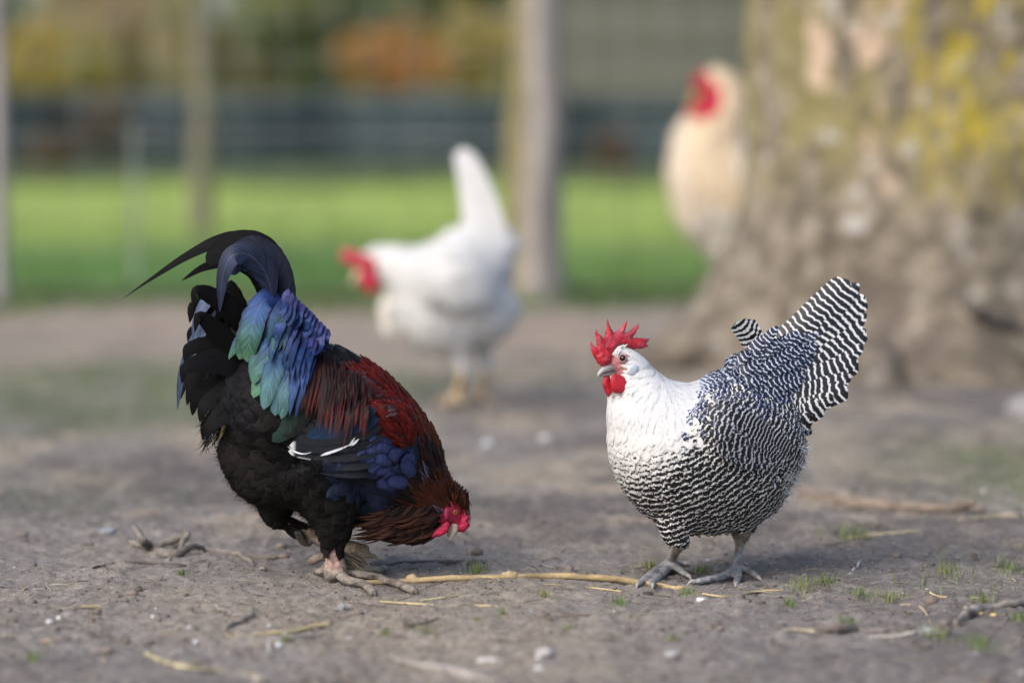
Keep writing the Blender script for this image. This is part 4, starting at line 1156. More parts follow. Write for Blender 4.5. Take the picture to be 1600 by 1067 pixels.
# face
slope = .42
RED = np.array([.52, .025, .045])
def comb_col(V, d):
    k = (.75 + .5 * d)[:, None] * (1 + fbm(V[:, 0] * 160, V[:, 2] * 160, 4, 3) * .7)[:, None]
    pale = np.clip(fbm(V[:, 0] * 120 + 9, V[:, 2] * 120, 14, 3) * 3 - .2, 0, .45)[:, None]
    return (RED * k) * (1 - pale) + np.array([.52, .12, .15]) * pale
comb = [(938, 571), (930, 562), (925, 551), (922, 534), (929, 542), (933, 543), (930, 515), (936, 522), (942, 529), (945, 525), (949, 498), (954, 512), (958, 519), (966, 516), (973, 508), (980, 500), (978, 512), (975, 520), (983, 518), (990, 512), (999, 505), (996, 515), (988, 527), (996, 528), (1015, 529), (1009, 537), (1013, 542), (1004, 545), (992, 546), (982, 545), (974, 540), (966, 540), (960, 548), (957, 562), (952, 569), (945, 573)]
plate(hen, 'comb', comb, hd(938) - .004, slope, .0056, comb_col, m_comb, 2.0, .15, .6, .0016)
plate(hen, 'comb_front', [(930, 556), (938, 548), (950, 546), (957, 553), (955, 564), (949, 571), (940, 572), (933, 567)], hd(936) - .009, slope, .0075, comb_col, m_comb, 1.8, .1, .9, .0016)
m = MB()
for i in range(46):
    t = random.random(); x, y = 957 + 24 * t + random.uniform(-2, 2), 557 - 13 * t + random.uniform(-6, 2) - 6 * (t > .35)
    h, n_ = hitpt(hb, x, y, .0015, hd(x))
    if h is None: continue
    e = h + Vector((.004 + .004 * random.random(), -.0035, .0075 + random.uniform(-.003, .003)))
    feather(m, [h, (h + e) * .5 + Vector((-.0005, -.0012, .0004)), e], .0036, (-.3, -1, .3), prof_lance, 6, 3, .15, 0, (.76, .755, .75))
m.obj('forehead_feathers', m_white, hen, kind='stuff')
def wat_col(V, d): return np.array([.58, .022, .04]) * (.8 + .35 * d)[:, None] * (1 + fbm(V[:, 0] * 130, V[:, 2] * 130, 6, 3) * .5)[:, None]
hp, hn = hitpt(hb, 965, 590, .002, hd(960))
plate(hen, 'wattle', [(956, 585), (964, 584), (974, 588), (984, 594), (985, 602), (979, 610), (970, 615), (962, 615), (956, 610), (954, 600)], hp.y - .013, slope, .0042, wat_col, m_comb, 2.4, .1, .7, .0008)
plate(hen, 'wattle', [(944, 586), (952, 586), (956, 600), (957, 612), (951, 620), (945, 612), (941, 600)], hp.y - .004, slope, .0036, wat_col, m_comb, 2.4, .1, .7, .0006)
hp, hn = hitpt(hb, 989, 578, .002, hd(989))
plate(hen, 'ear_lobe', [(982, 572), (990, 569), (997, 572), (997, 580), (990, 587), (983, 585), (980, 579)], hp.y - .003, slope, .0026, np.array([.62, .66, .74]), m_comb, 2.4, .1, .8)
hp, hn = hitpt(hb, 974, 560, 0, hd(970))
eye(hen, hp + Vector((0, .0022, 0)), Vector((-.35, -.92, .1)), .0052, (.10, .045, .02), .95)
def lid_ring(parent, c, out, r, w, col):
    out = Vector(out).normalized(); a1 = out.orthogonal().normalized(); a2 = out.cross(a1)
    pts = [tuple(Vector(c) + (a1 * math.cos(t) + a2 * math.sin(t) * .88) * r + out * .0028) + (w, w) for t in np.linspace(0, 2 * math.pi, 22)]
    V, Q, T, U = tube(pts, out, 40, 8); m = MB(); m.add(V, Q, T, col); return m.obj('eyelid', m_skin, parent)
lid_ring(hen, hp + Vector((0, .001, 0)), Vector((-.35, -.92, .1)), .0054, .0011, (.36, .20, .19))
bp = P(950, 577, hd(950) - .012)
V, Q, T, U = tube(W3([(957, 573, hd(957) - .004, 8, 7), (950, 575, hd(949) - .007, 7, 6.5), (943, 578, hd(942) - .009, 5, 5), (937, 583, hd(936) - .010, 3, 3.2), (934, 588, hd(934) - .010, 1, 1.2)]), (.4, 0, 1), 16, 12)
c = np.array([.30, .28, .28]) + (U[:, 1:2] ** 1.5) * np.array([.25, .25, .25])
m = MB(); m.add(V, Q, T, c); m.obj('upper_beak', m_horn, hen)
V, Q, T, U = tube(W3([(958, 582, hd(957) - .004, 7, 3.4), (950, 584, hd(949) - .007, 5.5, 3), (942, 586, hd(941) - .009, 3, 2), (938, 588, hd(937) - .009, 1, 1)]), (.4, 0, 1), 12, 10)
m = MB(); m.add(V, Q, T, (.26, .24, .23)); m.obj('lower_beak', m_horn, hen)
for t in HT:
    w = toe_pts(t); a, e = Vector(w[-2][:3]), Vector(w[-1][:3])
    claw(hen, e, (e - a) + Vector((0, 0, -.001)), .013, .0036, (.36, .34, .33))
settle(hen)

# ------------------------------------------------------------------ dark rooster
RD = 4.0
cock = root_empty('rooster', 'black rooster with blue green saddle and dark red back, pecking head down at the left', 'rooster', tuple(GS(520, 908)))
RH = (.35, 0, 1)
def RR(rows): return [(q[0], q[1], RD + q[2]) + tuple(q[3:]) for q in rows]
pieces = [
    piece(RR([(356, 628, 0, 36, 40), (388, 632, 0, 72, 84), (440, 640, 0, 98, 106), (505, 655, 0, 108, 112), (565, 692, 0, 104, 104), (614, 727, 0, 86, 84), (654, 766, 0, 58, 58), (686, 792, 0, 38, 38), (705, 802, 0, 27, 27), (713, 808, 0, 21, 22), (712, 822, 0, 14, 13)]), RH, 48, 28),
    piece(RR([(400, 560, 0, 30, 60), (425, 510, 0, 34, 52), (436, 474, 0, 24, 30)]), (1, 0, .2)),
    piece(RR([(376, 680, 0, 44, 44), (420, 730, 0, 78, 58), (478, 752, 0, 84, 42), (540, 800, 0, 70, 46)]), (.4, 0, 1)),
    piece(RR([(506, 725, -.05, 60, 70), (520, 785, -.05, 44, 44), (522, 826, -.05, 27, 26), (521, 854, -.05, 15, 15)]), (1, 0, 0)),
    piece(RR([(446, 725, .055, 56, 60), (434, 775, .055, 34, 36), (432, 802, .05, 18, 20), (438, 817, .045, 11, 12)]), (1, 0, 0)),
    piece(RR([(590, 770, 0, 70, 56), (615, 808, 0, 48, 34), (650, 826, 0, 32, 22), (680, 822, 0, 18, 14)]), (.4, 0, 1)),
    piece(RR([(640, 660, -.085, 20, 34), (590, 680, -.105, 24, 56), (530, 692, -.105, 20, 50), (470, 692, -.085, 12, 26)]), (.3, 0, 1)),
    piece(RR([(640, 660, .085, 20, 34), (590, 680, .105, 24, 56), (530, 692, .105, 20, 50), (470, 692, .085, 12, 26)]), (.3, 0, 1)),
]
s4 = S(4.0)
fr = GS(524, 908); kr = P(520, 852, RD - .05)
pieces.append(tpiece([(*kr, 15 * s4, 15 * s4), (*(kr * .5 + fr * .5 + Vector((.001, 0, .004))), 15 * s4, 15 * s4), (fr.x, fr.y, fr.z + 20 * s4, 18 * s4, 18 * s4), (fr.x + .001, fr.y, fr.z + 6 * s4, 19 * s4, 14 * s4)], (0, 1, 0), 16, 14))
RT = [[(528, 903, 10, 7), (552, 908, 9, 7), (570, 909, 7, 5), (590, 912, 9, 4), (606, 915, 7, 3), (624, 920, 8, 2), (648, 929, 7.5)], [(530, 898, 10, 10), (556, 900, 9, 5), (584, 899, 8, 3), (600, 897, 6.5)], [(526, 906, 10, 8), (545, 918, 9, 4), (566, 926, 8, 2), (584, 932, 7)], [(516, 898, 8.5, 14), (504, 903, 7.5, 6), (496, 908, 6.5, 2)]]
for t in RT: pieces.append(tpiece(toe_pts(t)))
# lifted far foot: shank runs forward, toes hang behind the standing leg
kl = P(440, 818, RD + .05)
LT = [[(452, 819, .05, 11), (485, 834, .045, 13), (520, 850, .04, 13), (548, 858, .035, 11), (578, 868, .03, 6)], [(520, 850, .04, 10), (552, 852, .03, 8), (575, 858, .025, 6)], [(520, 852, .04, 10), (508, 866, .05, 8), (484, 877, .055, 6.5)]]
for t in LT: pieces.append(piece(RR(t), (0, 1, 0), 16, 10))
keep = lambda V: np.clip((V[:, 2] - .075) / .03, 0, 1)
rme, RV = union('body', pieces, .0030, 8, keep)
px_ = np.array([pix(v) for v in RV])
C = np.tile(np.array([.03, .027, .026]), (len(RV), 1))
leg = (RV[:, 2] < .055) & (px_[:, 0] < 660)
C[leg] = np.array([.30, .25, .205]); C[leg & (px_[:, 1] > 893)] = np.array([.24, .205, .175])
C[leg & (px_[:, 0] > 508) & (px_[:, 0] < 535) & (px_[:, 1] < 890)] = np.array([.38, .25, .22])
ll = (px_[:, 1] > 806) & (px_[:, 0] > 440) & (px_[:, 0] < 590) & (px_[:, 1] > 800) & (RV[:, 1] > RD + .0) & (RV[:, 2] < .095) & (px_[:, 1] < 885) & (px_[:, 1] > 812 + 0 * px_[:, 0])
C[ll & ((px_[:, 1] - 815) > (px_[:, 0] - 470) * .1)] = np.array([.36, .28, .215])
hd_ = np.hypot(px_[:, 0] - 712, px_[:, 1] - 808) < 27
C[hd_] = np.array([.42, .03, .075])
C *= (1 + fbm(RV[:, 0] * 90, RV[:, 1] * 90 + RV[:, 2] * 140, 6, 3) * .9 * (RV[:, 2] < .07))[:, None]
set_col(rme, C); rme.materials.append(m_skin)
o = bpy.data.objects.new('body', rme); COL.objects.link(o); o.parent = cock
rb = bvh_of(rme)

HEADP = P(712, 812, RD)
REDBOW = [(556, 590), (590, 570), (628, 612), (655, 648), (672, 690), (668, 712), (655, 716), (640, 705), (612, 690), (588, 672), (566, 655), (556, 630)]
BLUEC = [(572, 655), (590, 668), (612, 690), (640, 706), (655, 718), (650, 745), (628, 765), (606, 752), (592, 715), (580, 690)]
HACK = [(608, 600), (640, 615), (680, 665), (705, 720), (735, 770), (735, 800), (700, 800), (690, 830), (690, 860), (540, 880), (545, 850), (600, 825), (640, 770), (660, 735), (674, 700), (655, 648), (630, 615)]
RIDGE = [(575, 560), (600, 560), (690, 665), (725, 750), (735, 770), (722, 775), (700, 745), (668, 690), (640, 640)]
FLUFF = [(325, 650), (440, 690), (470, 735), (560, 755), (600, 800), (560, 880), (480, 880), (330, 780)]
def cflow(p):
    d = p - HEADP
    x, y = pix(p)
    if y > 700 and x < 600: d = d.normalized() + Vector((0, 0, -.9))
    elif x < 640: d = d.normalized() + Vector((0, 0, -.35))
    return d
LAST = {}
def crad(p, n):
    x, y = pix(p)
    if p[2] < .060 and (x < 610 or y > 884): return None
    if math.hypot(x - 714, y - 812) < 21: return None
    if in_poly(x, y, HACK): return .0055 if x > 640 or y > 760 else .0062
    if in_poly(x, y, REDBOW): return .0062
    if in_poly(x, y, BLUEC): return .0108
    if in_poly(x, y, FLUFF): return .0100
    return .0095
mB, mH, mR, mC, mF = MB(), MB(), MB(), MB(), MB()
fl_R, fl_D = [], []
for p, n in poisson(rme, crad, 60000, 21):
    x, y = pix(p)
    if in_poly(x, y, HACK):
        f = random.random()
        head = math.hypot(x - 712, y - 808) < 62
        top = in_poly(x, y, RIDGE)
        low = y > 838
        if top or head and y < 800: tipc, mid = np.array([.10, .027, .011]), np.array([.036, .010, .007])
        elif low: tipc, mid = np.array([.085, .027, .011]) * random.uniform(.4, 1.2), np.array([.016, .007, .006])
        else: tipc, mid = (np.array([.07, .018, .010]) if f < .3 else np.array([.21, .17, .25]) if f < .40 and x > 640 and y > 735 else np.array([.016, .010, .013])), np.array([.006, .005, .006])  # pale violet tips are reflected glints painted into the feather colour
        def hc(u, v, r, a=mid, b=tipc):
            e = np.clip(np.abs(u) * .7 + np.clip(v - .55, 0, 1) * .8, 0, 1)[:, None]; return (a * (1 - e) + b * e) * (.75 + .5 * r)
        contour(mH, rb, p, n, cflow, .026 if head else .055 if low else .034, .0075 if head else .0112, .0006, .0045 if head else .0065, prof_lance, 8, 3, hc, jit=.16)
    elif in_poly(x, y, REDBOW):
        c = np.array([.088, .007, .005]) * random.uniform(.5, 1.35)
        contour(mR, rb, p, n, cflow, .026, .0095, .0008, .0052, prof_blade, 7, 3, lambda u, v, r, c=c: c * (.6 + .7 * v)[:, None], jit=.25, ragged=.12)
    elif in_poly(x, y, BLUEC):
        c = np.array([.062, .080, .25]) * random.uniform(.75, 1.2); k = random.random()
        c = c * (1 - k * .4) + np.array([.03, .085, .18]) * k * .4
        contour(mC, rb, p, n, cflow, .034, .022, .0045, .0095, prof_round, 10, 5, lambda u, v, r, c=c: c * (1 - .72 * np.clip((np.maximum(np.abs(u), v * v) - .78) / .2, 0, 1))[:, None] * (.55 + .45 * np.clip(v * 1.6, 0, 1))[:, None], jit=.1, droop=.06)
    elif in_poly(x, y, FLUFF):
        c = np.array([.0135, .012, .0115]) * random.uniform(.6, 1.3)
        contour(mF, rb, p, n, cflow, .034, .024, .0006, .0055, prof_round, 6, 5, c, jit=.45, ragged=.18)
        fl_R.append(p); fl_D.append((p, n))
    else:
        c = np.array([.0065, .0062, .0075]) * random.uniform(.7, 1.4)
        if y > 690 and x > 540: c = np.array([.016, .022, .045]) * random.uniform(.6, 1.3)
        contour(mB, rb, p, n, cflow, .040, .026, .0006, .006, prof_round, 7, 5, c, jit=.25, ragged=.06)
m_blk = mat_feather('black_feather', .5, .08, 0, .5, 60, .0, 0, .5)
m_dwn = mat_feather('black_down', .95, .06, 0, .45, 60, .02, 0, .8)
m_hck = mat_feather('hackle_feather', .45, .14, 0, .35, 40, .05, 0, .3)
m_red = mat_feather('red_feather', .48, .12, 0, .4, 44, .05, 0, .4)
m_iri = mat_feather('glossy_feather', .42, .3, .4, .55, 46, .10, 0, .8)
mB.obj('body_plumage', m_blk, cock, kind='stuff')
mH.obj('neck_hackle', m_hck, cock, kind='stuff')
mR.obj('red_shoulder_plumage', m_red, cock, kind='stuff')
mF.obj('belly_plumage', m_dwn, cock, kind='stuff')
m_dwn2 = mat_feather('white_quill', .6, .3, 0, .15, 30, 0)
# wing: coverts and flight feathers
wing = bpy.data.objects.new('wing', None); COL.objects.link(wing); wing.parent = cock; mC.obj('blue_covert', m_iri, wing, kind='stuff')
R, Dv = [], []
for p, n in poisson(rme, lambda p, n: .0030 if in_poly(*pix(p), FLUFF) and p[2] > .062 else None, 40000, 31):
    d = cflow(Vector(p)).normalized(); R.append(p); Dv.append(np.array(n) * .3 + np.array(d) * .85)
m = MB(); hairs(m, R, Dv, .014, .0007, (.0145, .013, .0125), .35, 5)
m.obj('belly_down', m_dwn, cock, kind='stuff')

def surf(x, y, off):
    """point in front of the bird's near flank"""
    h, n = hitpt(rb, x, y, off)
    if h is None: return None
    return h
def sline(pts, off, fallD=RD - .06):
    out = []; last = None
    for x, y in pts:
        h = surf(x, y, off)
        if h is None or (last is not None and abs(h.y - last) > .05): h = P(x, y, (last if last is not None else fallD))
        last = h.y; out.append(tuple(h))
    return out
# dark flight feathers of the folded wing
fl = [((588, 640), (540, 655), (492, 668)), ((592, 655), (536, 668), (478, 680)), ((596, 668), (536, 680), (462, 689)), ((600, 682), (536, 694), (452, 696)), ((604, 697), (545, 708), (450, 705)), ((606, 712), (550, 722), (466, 716)), ((606, 727), (555, 734), (482, 726)), ((604, 740), (560, 743), (500, 734))]
for i, q in enumerate(fl):
    base = np.array([.012, .0145, .020]) if i > 1 else np.array([.012, .028, .065])
    def fc(u, v, r, i=i, base=base):
        c = base * (.8 + .35 * r) * (1 - .35 * np.clip(-u, 0, 1))[:, None]
        if i == 4:
            w = ((np.abs(u) > .8) & (v > .7) & (v < .92))[:, None]; c = np.where(w, np.array([.4, .41, .44]), c)
        if i in (3, 4):
            w = (v > .955)[:, None]; c = np.where(w, np.array([.5, .51, .54]), c)
        return c
    ln = sline(q, .004 + .0011 * (len(fl) - i), RD - .12)
    m = MB(); feather(m, ln, .0225, (-.05, -1, .15), prof_round, 26, 9, .02, .012, fc)
    m.obj('flight_feather', m_blk, wing)
# the white streaks showing on the wing
for pts, w in ((((500, 712), (518, 706), (535, 700), (549, 693)), 3.8), (((546, 697), (551, 689), (555, 683)), 3.0), (((549, 696), (555, 691), (561, 685)), 3.6), (((449, 697), (460, 705), (474, 709), (488, 706)), 2.4)):
    m = MB(); feather(m, sline(pts, .0165, RD - .12), w * s4, (-.05, -1, .15), prof_blade, 14, 3, .1, .1, (.62, .64, .68)); m.obj('white_streak', m_dwn2, wing)

# saddle: glossy blue, violet and green feathers draped from the tail root
VIO, BLU, TEA, GRN = np.array([.044, .040, .145]), np.array([.013, .036, .13]), np.array([.011, .046, .082]), np.array([.055, .14, .08])
def sad_col(g, vio, dk=1.0):
    def f(u, v, r):
        c0 = VIO * vio + BLU * (1 - vio)
        t1 = np.clip((v - .15) / .45, 0, 1)[:, None]; t2 = np.clip((v - .5) / .42, 0, 1)[:, None] * g
        c = c0 * (1 - t1) + (BLU * .45 + TEA * .55 if g > .3 else BLU) * t1
        c = c * (1 - t2) + GRN * t2
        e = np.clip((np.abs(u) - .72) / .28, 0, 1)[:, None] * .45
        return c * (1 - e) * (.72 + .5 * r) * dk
    return f
sad = []
# (base, bend, tip, width px, green share, violet share, layer)
sad += [((436, 470), (402, 480), (385, 525), (374, 562), 30, .9, .0, 3), ((445, 468), (412, 470), (392, 520), (386, 566), 30, 1, .1, 4), ((400, 515), (378, 530), (362, 552), (357, 562), 18, 1.0, .0, 2),
        ((452, 474), (425, 492), (406, 545), (398, 600), 26, .8, .15, 3), ((456, 482), (430, 520), (412, 575), (396, 622), 24, 1, .05, 2), ((460, 490), (438, 530), (424, 590), (412, 640), 28, .5, .1, 2), ((464, 500), (446, 545), (436, 600), (430, 650), 30, .35, .1, 1),
        ((470, 505), (455, 560), (447, 610), (440, 655), 26, .5, .1, 2), ((478, 520), (466, 565), (458, 610), (452, 650), 20, .1, .3, 3), ((484, 530), (474, 575), (468, 615), (462, 652), 18, .0, .4, 2), ((470, 540), (460, 600), (448, 640), (436, 668), 36, .55, .0, 0)]
for i in range(46):
    t = i / 45.0
    bx, by = 448 + 48 * t + random.uniform(-3, 3), 462 + 62 * t + random.uniform(-3, 3)
    ln = random.uniform(50, 100); dx = -random.uniform(.22, .42) * ln * (1 - .35 * t)
    sad.append(((bx, by), (bx + dx * .55, by + ln * .35), (bx + dx * .85, by + ln * .7), (bx + dx, by + ln), random.uniform(10, 15), max(0, .6 - t * .8) * random.uniform(.3, 1), min(1, .15 + t * .75), 4 + random.random() * 2))
for i in range(12):                                       # short violet scales along the ridge
    t = i / 11.0; bx, by = 446 + 62 * t, 456 + 62 * t; ln = random.uniform(26, 44)
    sad.append(((bx + 4, by - 4), (bx - 1, by + ln * .3), (bx - 3, by + ln * .7), (bx - 6 - 4 * t, by + ln), random.uniform(9, 13), 0, random.uniform(.7, 1), 6.5 + random.random()))
sad.sort(key=lambda q: q[-1])
for j, (a, b_, c_, d_, w, g, vio, lay) in enumerate(sad):
    ln = sline((a, b_, c_, d_), .012 + .0042 * lay, RD - .05)
    ln[0] = tuple(Vector(ln[0]) + Vector((0, .012, 0)))
    ys = [q[1] for q in ln]
    m = MB(); feather(m, ln, w * 1.25 * s4, (-.25 + random.uniform(-.15, .15), -1, .25 + random.uniform(-.15, .15)), prof_blade if lay < 6.4 and w < 24 else prof_round, 26, 7, .06, .06, sad_col(g, vio), twist=random.uniform(-.2, .2))
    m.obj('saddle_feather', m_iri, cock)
# dull green black feathers under them
for (a, b_, d_, w, c) in (((470, 610), (455, 660), (425, 690), 34, (.018, .036, .03)), ((480, 640), (462, 665), (440, 680), 30, (.012, .015, .015)), ((430, 600), (418, 640), (408, 660), 30, (.010, .010, .010)), ((430, 640), (415, 660), (398, 668), 30, (.012, .011, .011))):
    m = MB(); feather(m, sline((a, b_, d_), .009, RD - .08), w * .85 * s4, (-.1, -1, .2), prof_round, 16, 7, .15, .03, np.array(c)); m.obj('flank_feather', m_blk, cock)
# red saddle hackles
for i in range(118):
    t = random.random(); q = random.random()
    bx, by = 494 + 92 * t - q * 10 + random.uniform(-4, 4), 530 + 66 * t + q * 42
    ln = (random.uniform(72, 118) if t < .75 else random.uniform(50, 80)) * (1 - .25 * q)
    dx = -random.uniform(.08, .24) * ln * (1 - .3 * t)
    c = np.array([.095, .011, .008]) * random.uniform(.35, 1.35) if random.random() < .75 else np.array([.03, .012, .016])
    def rc(u, v, r, c=c):
        e = np.clip((np.abs(u) - .35) / .6, 0, 1)[:, None]; k = np.clip((v - .35) / .65, 0, 1)[:, None]
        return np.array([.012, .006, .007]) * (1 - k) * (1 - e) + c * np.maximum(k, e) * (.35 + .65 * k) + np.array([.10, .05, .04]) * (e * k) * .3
    ln3 = sline(((bx, by), (bx + dx * .2, by + ln * .33), (bx + dx * .6, by + ln * .68), (bx + dx, by + ln)), .014 + .010 * q + random.uniform(0, .004), RD - .08)
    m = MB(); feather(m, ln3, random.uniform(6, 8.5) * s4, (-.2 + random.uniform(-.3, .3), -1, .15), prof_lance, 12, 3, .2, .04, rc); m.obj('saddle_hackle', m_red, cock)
# black speckled ridge feathers lying over the back
m = MB()
for i in range(150):
    t = random.random(); bx, by = 488 + 140 * t + random.uniform(-6, 2), 512 + 118 * t + random.uniform(-3, 16)
    h = surf(bx, by, .006)
    if h is None: continue
    ln = random.uniform(20, 34)
    e = P(bx - ln * .75, by - ln * .18 + ln * .45, h.y - .006)
    feather(m, [h, (h + e) * .5 + Vector((0, -.002, .002)), e], random.uniform(6, 9) * s4, (.3, -.7, .6), prof_lance, 7, 3, .2, 0, (lambda u, v, r: np.array([.05, .03, .035]) * (.4 + r)))
m.obj('back_plumage', m_hck, cock, kind='stuff')

# tail
BK = np.array([.0028, .0028, .0036])
def tail(line, w, col, nrm=(-.1, -1, .15), prof=prof_blade, mat=None, name='tail_feather', camber=.05, twist=0.0, rag=.025, nv=46):
    L3 = [tuple(P(x, y, RD + d)) for x, y, d in line]
    m = MB(); feather(m, L3, w * s4, nrm, prof, nv, 7, camber, rag, col); m.obj(name, mat or m_blk, cock)
def dk(c, k=.4): return lambda u, v, r: np.asarray(c) * (1 - k * np.clip(-u, 0, 1))[:, None] * (.85 + .3 * r)
tail([(438, 540, .01), (441, 470, .01), (430, 412, .01), (400, 378, .01), (352, 374, .01), (296, 398, .012), (236, 436, .014), (186, 471, .016)], 34, dk((.008, .008, .010)), prof=lambda v: np.clip(v / .1, 0, 1) ** .7 * np.clip((1 - v) / .66, 0, 1) ** 1.25, name='sickle_feather')
tail([(432, 540, -.01), (436, 470, -.012), (424, 415, -.012), (394, 386, -.012), (352, 388, -.01), (322, 412, -.01)], 54, dk((.006, .006, .0075)), name='sickle_feather', prof=prof_round)
tail([(424, 540, .03), (420, 470, .03), (398, 424, .03), (356, 410, .03), (318, 418, .03), (283, 439, .03)], 30, dk((.006, .006, .0075)), name='sickle_feather')
tail([(428, 470, -.03), (414, 425, -.035), (388, 398, -.04), (362, 400, -.045), (348, 432, -.045), (343, 488, -.042)], 38, dk((.018, .028, .066), .5), nrm=(-.35, -1, .3), name='sickle_feather', prof=prof_blade, mat=m_iri, rag=.02)  # blue-grey sheen of this sickle is painted into its colour
tail([(432, 480, -.02), (420, 440, -.025), (396, 412, -.03), (374, 410, -.03), (362, 430, -.03)], 34, dk((.014, .020, .05), .5), nrm=(-.35, -1, .3), prof=prof_round, mat=m_iri)
tail([(440, 500, -.015), (442, 450, -.02), (428, 408, -.02), (396, 384, -.02), (362, 388, -.02)], 40, dk((.022, .026, .05), .5), nrm=(-.2, -1, .35), prof=prof_round)
tail([(350, 450, -.01), (322, 472, -.012), (305, 505, -.012), (301, 532, -.01)], 20, dk((.055, .08, .145)), nrm=(-.4, -1, .2), mat=m_iri)
tail([(342, 480, 0), (306, 530, -.005), (284, 585, -.005), (277, 642, 0)], 22, dk((.055, .085, .15)), nrm=(-.5, -1, .2), mat=m_iri)
tail([(370, 500, 0), (330, 490, 0), (310, 470, 0), (304, 500, .005)], 22, dk(BK))
for i, (tx, ty) in enumerate([(300, 480), (296, 505), (296, 545), (288, 570), (284, 600), (281, 625), (292, 634), (300, 650), (312, 660), (322, 690), (316, 688), (330, 678), (345, 690), (304, 520), (330, 500), (352, 470)]):
    d = ((i * 7) % 9 - 4) * .011
    bx, by = 420 + (i % 3) * 6, 545 + i * 6
    tail([(bx, by, d * .4), ((bx + tx) / 2 + 6, (by + ty) / 2 - 26 + i, d * .8), (tx + 8, ty - 26, d), (tx, ty, d)], 44 + (i % 3) * 5, dk(BK * random.uniform(.8, 1.5)), nrm=(-.2 + random.uniform(-.2, .2), -1, .1), prof=prof_blade, rag=.06)
m = MB()
for i in range(150):
    t = random.random(); bx = 345 + random.random() * 90; by = 470 + t * 200
    ln = random.uniform(34, 66); an = math.radians(random.uniform(98, 150) if bx < 400 else random.uniform(85, 125))
    d = random.uniform(-.01, .05) - .02 * t
    ex, ey = bx + math.cos(an) * ln, by + math.sin(an) * ln
    if ex < 300 + max(0, (ey - 640)) * .8: continue
    a, e = P(bx, by, RD + d), P(ex, ey, RD + d - .004)
    feather(m, [a, (a + e) * .5 + Vector((-.003, -.004, .003)), e], random.uniform(12, 20) * s4, (-.3 + random.uniform(-.4, .4), -1, random.uniform(-.1, .4)), prof_blade, 12, 5, .05, .08, BK * random.uniform(.7, 1.6))
m.obj('tail_covert', m_blk, cock, kind='stuff')
tail([(352, 660, -.03), (346, 678, -.032), (338, 693, -.03)], 7, (lambda u, v, r: np.array([.36, .26, .14]) + 0 * v[:, None]), prof=prof_lance, name='pale_vent_feather', nv=10)
R = []; Dv = []
for i in range(420):
    x, y = random.uniform(322, 400), random.uniform(630, 690); R.append(tuple(P(x, y, RD + random.uniform(-.04, .05)))); Dv.append((-.5 + random.uniform(-.4, .4), random.uniform(-.3, .3), -.8))
m = MB(); hairs(m, R, Dv, .026, .0016, (.016, .015, .016), .4, 15); m.obj('vent_down', m_dwn, cock, kind='stuff')
# long neck hackle fringe hanging towards the ground
m = MB()
for i in range(210):
    t = random.random(); bx, by = 612 + 72 * t + random.uniform(-8, 8), 812 + random.uniform(-26, 16) + 4 * t
    h = surf(bx, by, .004) or P(bx, by, RD + random.uniform(-.03, .03))
    ln = random.uniform(46, 86) * (1 - .25 * t); ex, ey = bx - ln * random.uniform(.75, 1.0), by + ln * random.uniform(.18, .46)
    ey = min(ey, 872 - random.random() * 8)
    e = P(ex, ey, h.y + random.uniform(-.01, .02))
    c = np.array([.085, .024, .010]) * random.uniform(.2, 1.3)
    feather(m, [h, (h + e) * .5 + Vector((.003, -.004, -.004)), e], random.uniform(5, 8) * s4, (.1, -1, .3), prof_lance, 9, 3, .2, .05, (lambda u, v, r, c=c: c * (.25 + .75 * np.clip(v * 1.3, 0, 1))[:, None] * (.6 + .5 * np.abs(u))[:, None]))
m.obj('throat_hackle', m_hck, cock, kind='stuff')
# brushy dirty foot feathers behind the standing shank
R, Dv = [], []
for i in range(260):
    x, y = random.uniform(532, 556), random.uniform(862, 902); R.append(tuple(P(x, y, GS(530, 905).y + random.uniform(-.02, .02)))); Dv.append((.85, random.uniform(-.3, .3), -.42 + random.uniform(-.2, .2)))
m = MB(); hairs(m, R, Dv, .026, .0019, (.20, .165, .125), .22, 25); m.obj('foot_feathering', m_down, cock, kind='stuff')

# long brown feathers over the crown
m = MB()
for i in range(70):
    t = random.random(); a = P(700 + 26 * t + random.uniform(-4, 4), 768 + 16 * t + random.uniform(-16, 8), RD + random.uniform(-.026, .01))
    e = P(712 + 24 * t + random.uniform(-5, 5), 806 + 6 * t + random.uniform(-18, 8), RD + random.uniform(-.022, .006))
    b_ = P(702 + 26 * t + random.uniform(-5, 5) + 5, 748 + 22 * t, RD + random.uniform(-.02, .01))
    c = np.array([.11, .030, .012]) * random.uniform(.3, 1.2)
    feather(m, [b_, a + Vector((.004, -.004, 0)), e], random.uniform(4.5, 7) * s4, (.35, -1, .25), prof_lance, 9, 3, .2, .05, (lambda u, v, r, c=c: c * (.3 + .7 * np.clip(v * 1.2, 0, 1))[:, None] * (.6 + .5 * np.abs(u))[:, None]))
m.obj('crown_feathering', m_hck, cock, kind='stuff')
# head
def rcomb(V, d): return np.array([.50, .018, .07]) * (.7 + .5 * d)[:, None] * (1 + fbm(V[:, 0] * 220, V[:, 2] * 220, 4, 2) * .9)[:, None]
plate(cock, 'comb', [(724, 790), (729, 794), (731, 801), (735, 806), (733, 813), (735, 820), (731, 826), (726, 831), (718, 832), (713, 829), (715, 820), (720, 808)], RD - .012, 0, .010, rcomb, m_comb, 2.2, .1, .8, bumpy=.0032)
plate(cock, 'wattle', [(700, 812), (704, 822), (698, 832), (688, 838), (676, 840), (673, 837), (680, 828), (690, 818)], RD - .024, 0, .0042, rcomb, m_comb, 2.2, .1, .7, bumpy=.0008)
plate(cock, 'ear_lobe', [(696, 792), (702, 796), (701, 808), (696, 813), (692, 804)], RD - .030, 0, .003, np.array([.38, .03, .10]), m_comb, 2.2, .1, .8)
hp, hn = hitpt(rb, 711, 800, 0, RD - .02)
